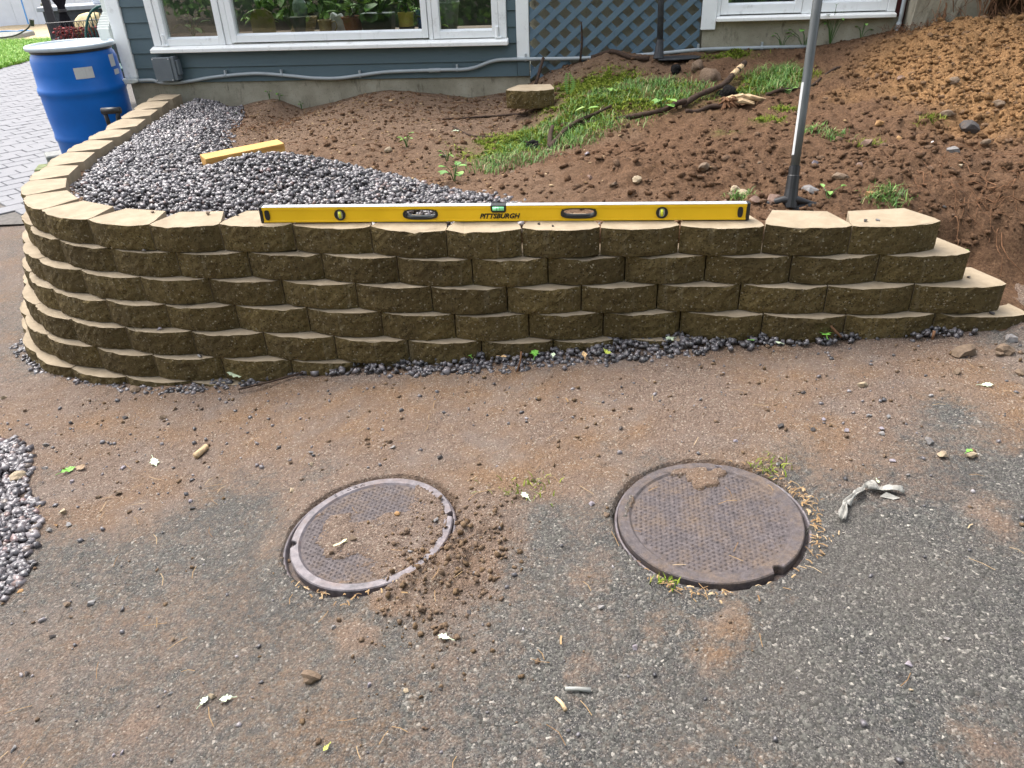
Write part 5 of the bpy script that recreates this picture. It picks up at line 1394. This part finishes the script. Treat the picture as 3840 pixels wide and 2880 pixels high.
for i in order:
    x, y, s, c = STONES[i]
    up = y > 2.695 - .1143 * x + .12 and x > -1.95
    z = on_earth(x, y) if up else on_drive(x, y)
    pw, key = place_words(x, y)
    k = (c, key); n = seen.get(k, 0); seen[k] = n + 1
    word = ('largest', 'second largest', 'third largest', 'fourth largest', 'fifth largest', 'sixth largest', 'seventh largest', 'eighth largest')[min(n, 7)]
    tot = sum(1 for q in STONES if q[3] == c and place_words(q[0], q[1])[1] == key)
    shape = 'rounded' if s > .045 and c in ('tan', 'brown') else 'angular'
    lb_ = ('%s %s stone %s' % (shape, CN[c], pw)) if tot == 1 else ('%s %s %s stone %s' % (word, CN[c], shape, pw))
    big = s > .045
    lump('stone', lb_, (x, y, z), s * 1.02, 'stone_' + c, 'stone', 'loose stones on the soil' if up else 'loose stones on the driveway', .28, 500 + i, .62, 2 if big else 1, 0 if shape == 'rounded' else (22 if big else 12))
# uncountable grit
n = 3400; x = rng.uniform(-2.6, 2.4, n); y = rng.uniform(.85, 2.75, n)
dm = dirt_mask(x, y); k = (rng.random(n) < .16 + .40 * dm * smooth(1.5, 2.3, y) + .3 * smooth(-.9, -1.5, x) * smooth(2.4, 1.9, y)) & (y < 2.74 - .1143 * x)
for cx, cy, cz, r, b in COVERS: k &= np.hypot(x - cx, y - cy) > r + .03
x, y = x[k], y[k]; s = .005 + .016 * rng.random(len(x)) ** 3
V, F, T = stones(np.stack([x, y, driveway_z(x, y) + s * .18], 1), s, jit=.45, cube=True)
tag(np_mesh('grit', V, F, 'gravel', attrs={'tint': np.clip(T * .95, 0, 1)}), 'scattered bits of crushed stone and grit over the driveway', 'grit', kind='stuff')
n = 2600; x = rng.uniform(-2.2, 2.2, n); y = rng.uniform(.9, 2.7, n); dm = dirt_mask(x, y)
x2 = rng.normal(-.20, .10, 900); y2 = rng.normal(1.52, .15, 900); x = np.concatenate([x, x2]); y = np.concatenate([y, y2])
k = (rng.random(len(x)) < np.concatenate([dm * .7, np.ones(900)])) & (y < 2.66 - .1143 * x); x, y = x[k], y[k]; s = .004 + .016 * rng.random(len(x)) ** 4
V, F, T = stones(np.stack([x, y, driveway_z(x, y) + s * .2], 1), s, jit=.45, cube=True)
k_ = 8
tag(np_mesh('soil_crumbs', V, F, 'clod', attrs={'tint': T * .8, 'ochre': np.repeat(rng.random(len(x)) * .6, k_)}), 'small soil crumbs over the dirt on the driveway', 'soil crumbs', kind='stuff')
# bits left on the wall ledges, each lying on a block
bits = [(-1.187, 2.985, 0, .028, 'brown'), (-1.43, 3.045, 0, .022, 'brown'), (-1.058, 2.95, 0, .014, 'dark'), (-1.09, 2.91, 0, .014, 'lilac'), (1.279, 2.60, 0, .020, 'dark'), (1.325, 2.60, 0, .019, 'grey'), (.122, 2.70, 0, .018, 'dark'), (.172, 2.675, 0, .017, 'dark'), (.343, 2.685, 0, .014, 'grey'), (-1.433, 2.890, 1, .024, 'grey'), (-1.435, 2.826, 4, .024, 'lilac'), (-1.277, 2.778, 5, .028, 'grey'), (1.618, 2.49, 3, .026, 'lilac'), (1.60, 2.48, 3, .022, 'grey'), (1.74, 2.455, 3, .024, 'dark'), (1.679, 2.55, 2, .018, 'dark'), (.28, 2.603, 4, .026, 'grey'), (.384, 2.612, 4, .022, 'dark'), (.60, 2.58, 4, .028, 'grey'), (.625, 2.59, 4, .026, 'lilac'), (.648, 2.60, 4, .026, 'grey')]
ordn = ('topmost', 'second', 'third', 'fourth', 'fifth', 'sixth')
for i, (x, y, c, s, cc) in enumerate(bits):
    where = 'left curve' if x < -1 else 'middle' if x < 1 else 'right end'
    near_ = [q for q in bits if q[2] == c and q[4] == cc and ('left curve' if q[0] < -1 else 'middle' if q[0] < 1 else 'right end') == where]
    k_n = sorted(near_).index(bits[i]); pre = '' if len(near_) == 1 else ('leftmost ', 'second ', 'third ')[k_n] if len(near_) > 2 else ('left-hand ', 'right-hand ')[k_n]
    lump('pebble', '%s%s pebble on the %s course of the wall at its %s' % (pre, CN[cc], ordn[c], where), (x, y, Z_TOP - COURSE * c), s, 'stone_' + cc, 'pebble', 'pebbles left on the wall', .35, 900 + i, .6, 1, 11)

# ================================================================ LEAVES, TWIGS, NEEDLES, CLOTH
LEAVES = [(-1.27,2.191,0.047,'pale'),(-1.59,2.208,0.048,'green'),(-1.548,2.214,0.044,'brown'),(0.091,2.55,0.051,'green'),(0.16,2.517,0.026,'pale'),(0.602,2.548,0.047,'pale'),(0.359,2.488,0.044,'yellow'),(-0.166,2.618,0.046,'green'),(1.156,2.478,0.071,'green'),(-1.14,2.743,0.073,'pale'),(-0.502,1.624,0.047,'cream'),(-0.188,1.25,0.032,'pale'),(0.971,2.434,0.025,'pale'),(0.273,2.484,0.034,'tan'),(1.309,1.761,0.028,'green'),(1.542,2.09,0.035,'pale'),(0.024,1.749,0.033,'pale'),(-0.689,1.152,0.028,'pale'),(-0.741,1.154,0.025,'pale'),(-0.421,0.991,0.017,'yellow'),(-0.845,3.976,0.047,'green'),(-0.264,4.576,0.056,'pale'),(-0.028,2.543,0.029,'tan'),(0.894,2.481,0.02,'green'),(-0.739,5.39,0.043,'tan'),(0.65,5.176,0.034,'red'),(1.007,1.662,0.015,'pale')]
LW = {'pale': 'pale upturned', 'green': 'fresh green', 'brown': 'brown withered', 'yellow': 'yellow green', 'cream': 'cream coloured long', 'tan': 'dry tan', 'red': 'small red'}
seenl = {}
for i, (x, y, s, c) in enumerate(LEAVES):
    up = y > 2.695 - .1143 * x + .12
    strip = not up and y > 2.40 - .02 * x and x > -1.3
    z = (on_earth(x, y) if up else on_drive(x, y)) + (.030 if strip else .003)
    pts = [(-.5, .0), (-.36, .17), (-.22, .12), (-.10, .30), (.06, .20), (.20, .26), (.30, .10), (.5, .0), (.30, -.12), (.18, -.24), (.04, -.18), (-.12, -.28), (-.24, -.12), (-.38, -.16)]
    if c == 'cream': pts = [(-.5, .04), (-.1, .07), (.2, .06), (.36, .17), (.5, .10), (.40, -.02), (.46, -.12), (.28, -.06), (-.1, -.06), (-.5, -.05)]
    r = random.Random(i); a = r.uniform(0, 6.28); cv = r.uniform(-.5, .7)
    if c == 'cream': a = .75
    vs = [(0, 0, .02 * s)] + [(px * s * r.uniform(.85, 1.15), py * s * 1.15 * r.uniform(.8, 1.2), (.9 * py * py * cv + .35 * px * px * cv) * s + r.uniform(0, .10) * s) for px, py in pts]
    n = len(pts); mb = MB().add(vs, [(0, 1 + k, 1 + (k + 1) % n) for k in range(n)])
    if c != 'cream': mb.tube([(-.5 * s, 0, .05 * s), (-.75 * s, .05 * s, .02 * s), (-.95 * s, .03 * s, 0)], .0011, 4)
    o = mb.build('leaf', 'leaf_' + c); o.location = (x, y, z + .004); o.rotation_euler = (r.uniform(-.2, .2), r.uniform(-.2, .2), a)
    if strip: pw, kk = 'on the stone strip at the foot of the wall', 'strip'
    else: pw, kk = place_words(x, y)
    q = seenl.get((c, kk), 0); seenl[(c, kk)] = q + 1
    xs_ = sorted([L[0] for L in LEAVES if L[3] == c and ((not (L[1] > 2.695 - .1143 * L[0] + .12) and L[1] > 2.40 - .02 * L[0] and L[0] > -1.3 and 'strip') or place_words(L[0], L[1])[1]) == kk])
    pos = '' if len(xs_) == 1 else (('leftmost ', 'second from left ', 'third from left ', 'fourth from left ', 'fifth from left ')[min(xs_.index(x), 4)])
    tag(o, '%s%s leaf %s' % (pos, LW[c], pw), 'leaf', 'fallen leaves')
def twig(name, label, P, r, mat, cat='twig'):
    o = MB().tube(P, r, 7).build(name, mat, smooth=True); return tag(o, label, cat)
zd = on_drive(.11, 1.075)
twig('twig', 'straight grey stick lying level on the asphalt in the lower foreground', [(.088, 1.078, zd + .007), (.115, 1.076, zd + .008), (.143, 1.071, zd + .008)], [.0042, .0045, .0055], 'cement')
twig('twig', 'shorter bent brown twig below the straight grey stick', [(.066, 1.058, zd + .005), (.078, 1.043, zd + .007), (.085, 1.026, zd + .006)], [.0035, .004, .005], 'torn')
zd = on_drive(-1.115, 2.22)
twig('wood_chip', 'short broken piece of brown wood on the dirt in front of the wall', [(-1.125, 2.20, zd + .012), (-1.103, 2.255, zd + .014)], [.0125, .0105], 'torn', 'wood chip')
P = [(-.98, 2.66), (-.85, 2.685), (-.72, 2.70)]
twig('twig', 'long thin dark twig along the stones at the foot of the wall, left half', [(p[0] - .12, p[1] - .02, on_drive(p[0] - .12, p[1] - .02) + .02) for p in P], .004, 'bark')
twig('twig', 'pinkish twig sticking up from the stones at the wall foot, middle', [(.02, 2.47, .145), (.035, 2.49, .18), (.04, 2.50, .215)], .0035, 'rootwood')
twig('twig', 'reddish twig leaning on the stones near the right end of the wall', [(1.21, 2.455, .245), (1.19, 2.47, .265), (1.165, 2.49, .29)], .0045, 'rootwood')
twig('twig', 'short upright twig in the stones under the last bottom block', [(1.515, 2.40, .25), (1.52, 2.41, .28)], .005, 'rootwood')
cs = thing('cloth_strip', 'crumpled dirty white strip of torn cloth on the asphalt right of the right cover', 'cloth', (0, 0, 0))
CP = [(.852, 1.520), (.872, 1.560), (.893, 1.583), (.930, 1.612), (.962, 1.640), (.985, 1.628), (1.018, 1.618), (1.052, 1.610)]
S = spline([(p[0], p[1], 0) for p in CP], 5); mb = MB(); vs = []
for i, p in enumerate(S):
    t = (S[min(i + 1, len(S) - 1)] - S[max(i - 1, 0)]).normalized(); q = Vector((-t.y, t.x, 0)); zb = on_drive(p.x, p.y)
    w = .008 + .003 * math.sin(i * .9) + (.004 if i > len(S) * .6 else 0)
    for k in range(5):
        u = -1 + .5 * k
        vs.append((p.x + q.x * u * w, p.y + q.y * u * w, zb + .008 + .010 * abs(math.sin(i * .35)) + .006 * math.sin(k * 2.2 + i * .5) + random.uniform(0, .003)))
mb.add(vs, [(i * 5 + k, i * 5 + k + 1, i * 5 + k + 6, i * 5 + k + 5) for i in range(len(S) - 1) for k in range(4)])
o = mb.build('strip', 'cloth', cs, smooth=True); o.modifiers.new('thickness', 'SOLIDIFY').thickness = .002
zb = on_drive(1.0, 1.60)
MB().add([(.985, 1.600, zb + .004), (1.005, 1.608, zb + .012), (1.035, 1.588, zb + .006), (1.015, 1.584, zb + .004)], [(0, 1, 2, 3)]).build('torn_scrap', 'cloth', cs)
# dry needles and bud scales, thick round the right lid
n = 110; x = rng.uniform(-1.6, 1.6, n); y = rng.uniform(.9, 2.4, n)
aa = rng.normal(-.15, .55, 110); aa = np.concatenate([aa, rng.normal(-2.1, .25, 45)]); rr = .260 + np.abs(rng.normal(.012, .018, 155)); x = np.concatenate([x, .520 + rr * np.cos(aa)]); y = np.concatenate([y, 1.572 + rr * np.sin(aa)])
a2 = rng.normal(4.4, .3, 26); r2 = .246 + np.abs(rng.normal(.018, .018, 26)); x = np.concatenate([x, -.421 + r2 * np.cos(a2)]); y = np.concatenate([y, 1.681 + r2 * np.sin(a2)])
Vs = []; Fs = []; Ts = []
zz = np.maximum(driveway_z(x, y), drive_z(x, y) - .004)
for i in range(len(x)):
    L = random.uniform(.025, .062) if i < 110 or random.random() < .15 else random.uniform(.006, .020); w = .0008 if L > .03 else random.uniform(.0008, .0024); a = random.uniform(0, 6.28)
    d = Vector((math.cos(a), math.sin(a), 0)); q = Vector((-d.y, d.x, 0)); c = Vector((x[i], y[i], zz[i] + random.uniform(.004, .009))); b = len(Vs)
    bend = q * L * random.uniform(-.12, .12)
    Vs += [c - d * L / 2 - q * w, c - d * L / 2 + q * w, c + bend + q * w + Vector((0, 0, .002)), c + bend - q * w + Vector((0, 0, .002)), c + d * L / 2 + q * w, c + d * L / 2 - q * w]
    Fs += [(b, b + 3, b + 2, b + 1), (b + 3, b + 5, b + 4, b + 2)]; Ts += [random.uniform(.35, 1)] * 6
tag(np_mesh('dry_needles', np.array([v[:] for v in Vs]), np.array(Fs), 'litter', attrs={'tint': np.array(Ts)}), 'dry pine needles and bud scales over the driveway and round the covers', 'plant litter', kind='stuff')
px = np.concatenate([rng.normal(.73, .03, 60), rng.normal(.36, .02, 40), rng.normal(.02, .05, 60)]); py = np.concatenate([rng.normal(1.77, .03, 60), rng.normal(1.355, .012, 40), rng.normal(1.79, .03, 60)])
V, F, T = blades(np.stack([px, py, driveway_z(px, py)], 1), .018, .004, 1)
tag(np_mesh('moss', V, F, 'moss', attrs={'tint': T}), 'tiny moss and grass sprouts on the driveway round the covers', 'moss', kind='stuff')

# ================================================================ LEFT YARD
YZ = -.12
PAVX = Vector((.69, .72)).normalized(); PAVY = Vector((-PAVX.y, PAVX.x)); PW, PD = .215, .165
pv = grid_mesh('paver_path', np.linspace(-14, -2.46, 60), np.linspace(3.6, 24, 60), lambda a, b: np.full(np.shape(a), YZ + .012), 'joint', keep=lambda a, b: (b > 4.55 - .75 * (a + 2.5)) & (a > -8.4))
tag(pv, kind='structure')
cand = []
for i in range(-40, 90):
    for j in range(-10, 90):
        c = PAVX * ((i + .5 * (j % 2)) * PW - 6) + PAVY * (j * PD + 2) 
        x, y = c.x, c.y
        if y < 4.75 - .75 * (x + 2.5) or y > 15 or x < -8.3: continue
        edge = -3.75 - (y - 5.6) * .560            # left edge of what the picture takes in
        right = -2.55 - .03 * (y - 4.6) if y < 5.5 else -3.2 - (y - 5.5) * .50
        if x < edge - .5 or x > right + .15: continue
        cand.append((math.hypot(x, y), x, y))
cand.sort()
pm = MB().prism([(-PW / 2 + .004, -PD / 2 + .004), (PW / 2 - .004, -PD / 2 + .004), (PW / 2 - .004, PD / 2 - .004), (-PW / 2 + .004, PD / 2 - .004)], -.03, .010).build('paver', 'paver', pv, bevel=.004)
pme = pm.data; first = True; ang = math.atan2(PAVX.y, PAVX.x); restV = MB()
for q, (_, x, y) in enumerate(cand):
    if q < 300:
        if first: o = pm; first = False
        else: o = pm.copy(); COL.objects.link(o); o.parent = pv
        o.location = (x, y, YZ + .012 + random.uniform(-.001, .004)); o.rotation_euler = (random.gauss(0, .006), random.gauss(0, .006), ang)
    else:
        c_, s_ = math.cos(ang), math.sin(ang)
        restV.prism([(x + a * c_ - b * s_, y + a * s_ + b * c_) for a, b in ((-.103, -.078), (.103, -.078), (.103, .078), (-.103, .078))], YZ, YZ + .021)
if restV.v:
    o = restV.build('pavers', 'paver', pv); o['kind'] = 'stuff'
# lawn
lw = grid_mesh('lawn', np.linspace(-16, -8.36, 30), np.linspace(11, 18.2, 30), lambda a, b: np.full(np.shape(a), YZ + .03) + .03 * fbm(a, b, .8, 3, 121), 'lawn_soil'); tag(lw, kind='structure')
n = 42000; x = rng.uniform(-11.8, -8.30, n); y = rng.uniform(12.2, 18.2, n); k = x > -8.36 - (y - 12.2) * .60 - .6; x, y = x[k], y[k]
V, F, T = blades(np.stack([x, y, YZ + .02 + 0 * x], 1), .085, .012, .8)
tag(np_mesh('grass', V, F, 'lawn', attrs={'tint': T}), 'lawn grass beyond the paver path, its green brightened to stand for open-sky light', 'grass', kind='stuff')
yd = grid_mesh('yard_ground', np.linspace(-45, -2.8, 40), np.linspace(6.2, 60, 40), lambda a, b: np.full(np.shape(a), YZ - .02), 'yard', keep=lambda a, b: (a < -8.3) | (b > 15) | (a < -4.2)); tag(yd, kind='structure')
sd = grid_mesh('sand_patch', np.linspace(-16, -7.5, 20), np.linspace(18.3, 23, 12), lambda a, b: np.full(np.shape(a), YZ + .02) + .04 * fbm(a, b, 1.5, 3, 131), 'sand'); tag(sd, kind='structure')
sl = MB().box(-14, -10.75, 18.35, 19.6, YZ - .05, YZ + .10).build('concrete_slab', 'cement', bevel=.01); tag(sl, 'low grey concrete slab edge at the far side of the lawn', 'slab')
shed = thing('white_shed', 'white vinyl sided building wall far beyond the lawn', 'shed', (-12.2, 22.6, YZ), .35)
for k in range(14): MB().box(-4 + .5 * k, -3.504 + .5 * k, -.02 - .004 * (k % 2), .1, 0, 3).build('wall_panel', 'vinyl', shed)
MB().box(-4, 3, .1, 3, 0, 2.9).build('body', 'vinyl', shed)
MB().tube([(3.2, -.1, 3), (3.18, -.1, 1.2), (3.0, -.3, .75)], .07, 8).build('gutter_pipe', 'vinyl', shed)
wp = thing('fence_post', 'weathered wooden post beside the dark gazebo post', 'post', (-8.30, 15.75, YZ), .4)
MB().box(-.06, .06, -.05, .05, 0, .86).build('post', 'old_wood', wp, bevel=.006)
gz = thing('gazebo', 'dark brown metal gazebo post with its charcoal curtain tied back', 'gazebo', (-7.05, 13.45, YZ), .3)
MB().box(-.055, .055, -.055, .055, 0, 2.4).build('post', 'post', gz, bevel=.004)
MB().box(-.06, 3.2, -.05, .05, 2.35, 2.45).build('beam', 'post', gz)
cu = MB(); vs = []
prof = [(0.02, .145), (.25, .17), (.50, .16), (.70, .09), (.80, .060), (.86, .052), (.92, .060), (1.02, .11), (1.3, .15), (2.3, .16)]
for z, w in prof:
    for i in range(33):
        u = -1 + i / 16
        vs.append((.20 + u * w + .03 * (z < .8) * (.8 - z), -.05 + .035 * math.sin(i * 1.55) * (w / .15), z + .01))
cu.add(vs, [(j * 33 + i, j * 33 + i + 1, (j + 1) * 33 + i + 1, (j + 1) * 33 + i) for j in range(len(prof) - 1) for i in range(32)])
cuo = cu.build('curtain', 'curtain', gz, smooth=True)
MB().lathe([(.062, .845), (.066, .85), (.066, .885), (.062, .89)], 14, (.20, -.05, 0), cap0=False, cap1=False).build('tie_band', 'post', cuo)
ct = thing('patio_counter', 'grey topped outdoor counter with a dark cabinet behind the curtain', 'counter', (-7.1, 14.9, YZ), .25)
MB().box(-.75, .85, -.35, .35, .80, .865).build('worktop', 'counter', ct, bevel=.008)
MB().box(-.68, .78, -.28, .30, 0, .80).build('cabinet', 'dark_cabinet', ct)
gx = MB().box(-.16, .18, -.12, .12, 0, .24).build('white_box', 'vinyl', bevel=.01); gx.location = (-6.78, 14.85, YZ + .868); tag(gx, 'small white box standing on the grey outdoor counter', 'box')
fb = thing('raised_bed', 'low wire edged bed with a yellow boulder and dark red plants behind the drum', 'flower bed', (-5.9, 12.35, YZ), .2)
MB().box(-.55, .55, -.25, .25, 0, .58).build('bed', 'dark_cabinet', fb)
P = np.stack([rng.uniform(-.5, .5, 900), rng.uniform(-.25, .2, 900), rng.uniform(.56, .72, 900)], 1)
V, F, T = stones(P, rng.uniform(.03, .07, 900), flat=(.15, .4)); np_mesh('red_plants', V, F, 'flower', fb)['kind'] = 'stuff'
lump('boulder', 'pale yellow boulder in the bed behind the drum', (-5.98, 12.42, .50), .46, 'boulder', 'boulder', seed=77, sub=3)
wr = MB()
for k in range(18): wr.tube([(-.5 + .06 * k, -.27, .55), (-.40 + .06 * k, -.27, .80)], .004, 4); wr.tube([(-.40 + .06 * k, -.27, .55), (-.5 + .06 * k, -.27, .80)], .004, 4)
wr.tube([(-.55, -.27, .80), (.6, -.27, .82)], .008, 5); wr.build('wire_edging', 'post', fb)
ch = thing('patio_chair', 'dark teal corded patio chair back seen past the downspout', 'chair', (-4.66, 10.1, YZ), .3)
cm = MB(); arc = [(.28 * math.cos(a), -.05 + .1 * math.sin(a), .52 + .58 * math.sin(a) ** .8 if math.sin(a) > 0 else .52) for a in np.linspace(0, math.pi, 17)]
cm.tube(arc, .014, 8).tube([(.28, -.05, .52), (.27, -.3, .44), (.24, -.3, 0)], .014, 8).tube([(-.28, -.05, .52), (-.27, -.3, .44), (-.24, -.3, 0)], .014, 8).tube([(.24, .1, .44), (.24, .12, 0)], .014, 8).tube([(-.24, .1, .44), (-.24, .12, 0)], .014, 8)
cm.build('frame', 'chair', ch, smooth=True)
cc_ = MB()
for k in range(2, 15): cc_.tube([arc[k], (arc[k][0] * .75, -.04, .45)], .007, 5)
cc_.build('cords', 'chair', ch); MB().lathe([(.27, .42), (.27, .45)], 20, (0, -.10, 0)).build('seat', 'chair', ch)
hs = MB()
hs.tube(spline([(-11.45 + .55 * math.cos(a) * (1 + .1 * math.sin(3 * a)), 19.6 + .5 * math.sin(a), YZ + .04 + .02 * (i % 3)) for i, a in enumerate(np.linspace(0, 15, 26))], 3), .018, 5)
hs.tube([(-11.55, 20.9, .03), (-11.75, 21.3, .9), (-11.9, 21.5, 1.6)], .018, 5)
tag(hs.build('garden_hose', 'hose'), 'blue hose coiled on the sand in front of the white wall', 'hose')
pl_ = MB().tube(spline([(-11.6, 18.6, .0), (-11.0, 18.3, -.02), (-10.4, 18.1, .02), (-9.95, 17.9, .16), (-9.80, 17.85, .28)], 5), .016, 6).tube([(-9.80, 17.85, .22), (-9.76, 17.84, .34)], .045, 8)
tag(pl_.build('extension_cord', 'post'), 'black extension cord with a plug hanging in front of the sand', 'cord')

# ================================================================ TREES ACROSS THE DRIVEWAY (seen mirrored in the window panes; they shade the wall's face)
def tree(x, y, h, r, label, seed):
    g = np.random.default_rng(seed); t = thing('tree', label, 'tree', (x, y, float(drive_z(np.array([x]), np.array([y]))[0]) - .05), 0, 'trees across the driveway')
    tr = MB().tube([(0, 0, 0), (.05, .02, h * .3), (-.05, .05, h * .6), (0, 0, h * .92)], [.20, .16, .10, .03], 9)
    for k in range(7):
        a = g.uniform(0, 6.28); z0 = h * g.uniform(.25, .7); L = r * g.uniform(.5, .9)
        tr.tube([(0, 0, z0), (math.cos(a) * L * .5, math.sin(a) * L * .5, z0 + L * .3), (math.cos(a) * L, math.sin(a) * L, z0 + L * .5)], [.07, .045, .015], 6)
    tr.build('trunk', 'bark', t, smooth=True)
    n = 5200; c = g.normal(0, 1, (60, 3)); c /= np.linalg.norm(c, axis=1)[:, None]; c *= g.uniform(.35, 1, (60, 1)); c = c * np.array([r, r, h * .42]) + np.array([0, 0, h * .56])
    P = c[g.integers(0, 60, n)] + g.normal(0, .26, (n, 3)) * r * .55; P[:, 2] = np.maximum(P[:, 2], .4)
    a = g.normal(0, 1, (n, 3)); a /= np.linalg.norm(a, axis=1)[:, None]; b = np.cross(a, g.normal(0, 1, (n, 3))); b /= np.linalg.norm(b, axis=1)[:, None]
    s = g.uniform(.07, .16, (n, 1))
    V = np.stack([P - a * s, P + b * s * .55, P + a * s, P - b * s * .55], 1).reshape(-1, 3); F = np.arange(4 * n).reshape(-1, 4)
    np_mesh('crown', V, F, 'foliage', t, {'tint': np.repeat(np.clip(g.random(n) * .8, 0, 1), 4)})
n = 26000
ux = rng.uniform(-13, 13, n); uy = -4.6 - 3.0 * rng.random(n) ** 1.3 - .02 * ux ** 2; top_ = 1.5 + .9 * fbm(ux, uy, .7, 3, 141) + .25 * (-4.6 - uy)
P = np.stack([ux, uy, np.clip(rng.random(n) ** .8 * top_, 0, 4)], 1)
a = rng.normal(0, 1, (n, 3)); a /= np.linalg.norm(a, axis=1)[:, None]; b = np.cross(a, rng.normal(0, 1, (n, 3))); b /= np.linalg.norm(b, axis=1)[:, None]
s = rng.uniform(.06, .14, (n, 1))
V = np.stack([P - a * s, P + b * s * .55, P + a * s, P - b * s * .55], 1).reshape(-1, 3)
tag(np_mesh('undergrowth', V, np.arange(4 * n).reshape(-1, 4), 'foliage', attrs={'tint': np.repeat(np.clip(rng.random(n) * .8, 0, 1), 4)}), 'dense green undergrowth along the far side of the driveway', 'undergrowth', kind='stuff')
for i, (x, y, h, r) in enumerate([(-6.5, -7.5, 6.5, 2.4), (-2.6, -8.2, 7.5, 2.7), (1.2, -7.8, 7.0, 2.5), (4.8, -8.2, 7.2, 2.6), (8.5, -6.5, 7, 2.5), (-1.0, -11.5, 9, 3), (3.5, -12, 9, 3), (-9.5, -9.5, 8, 2.8)]):
    tree(x, y, h, r, ('leafy green tree across the driveway, %s' % ('first from left in the front row', 'second from left in the front row', 'middle of the front row', 'fourth from left in the front row', 'rightmost of the front row', 'left of two tall ones behind', 'right of two tall ones behind', 'outermost at the far left')[i]), 40 + i)
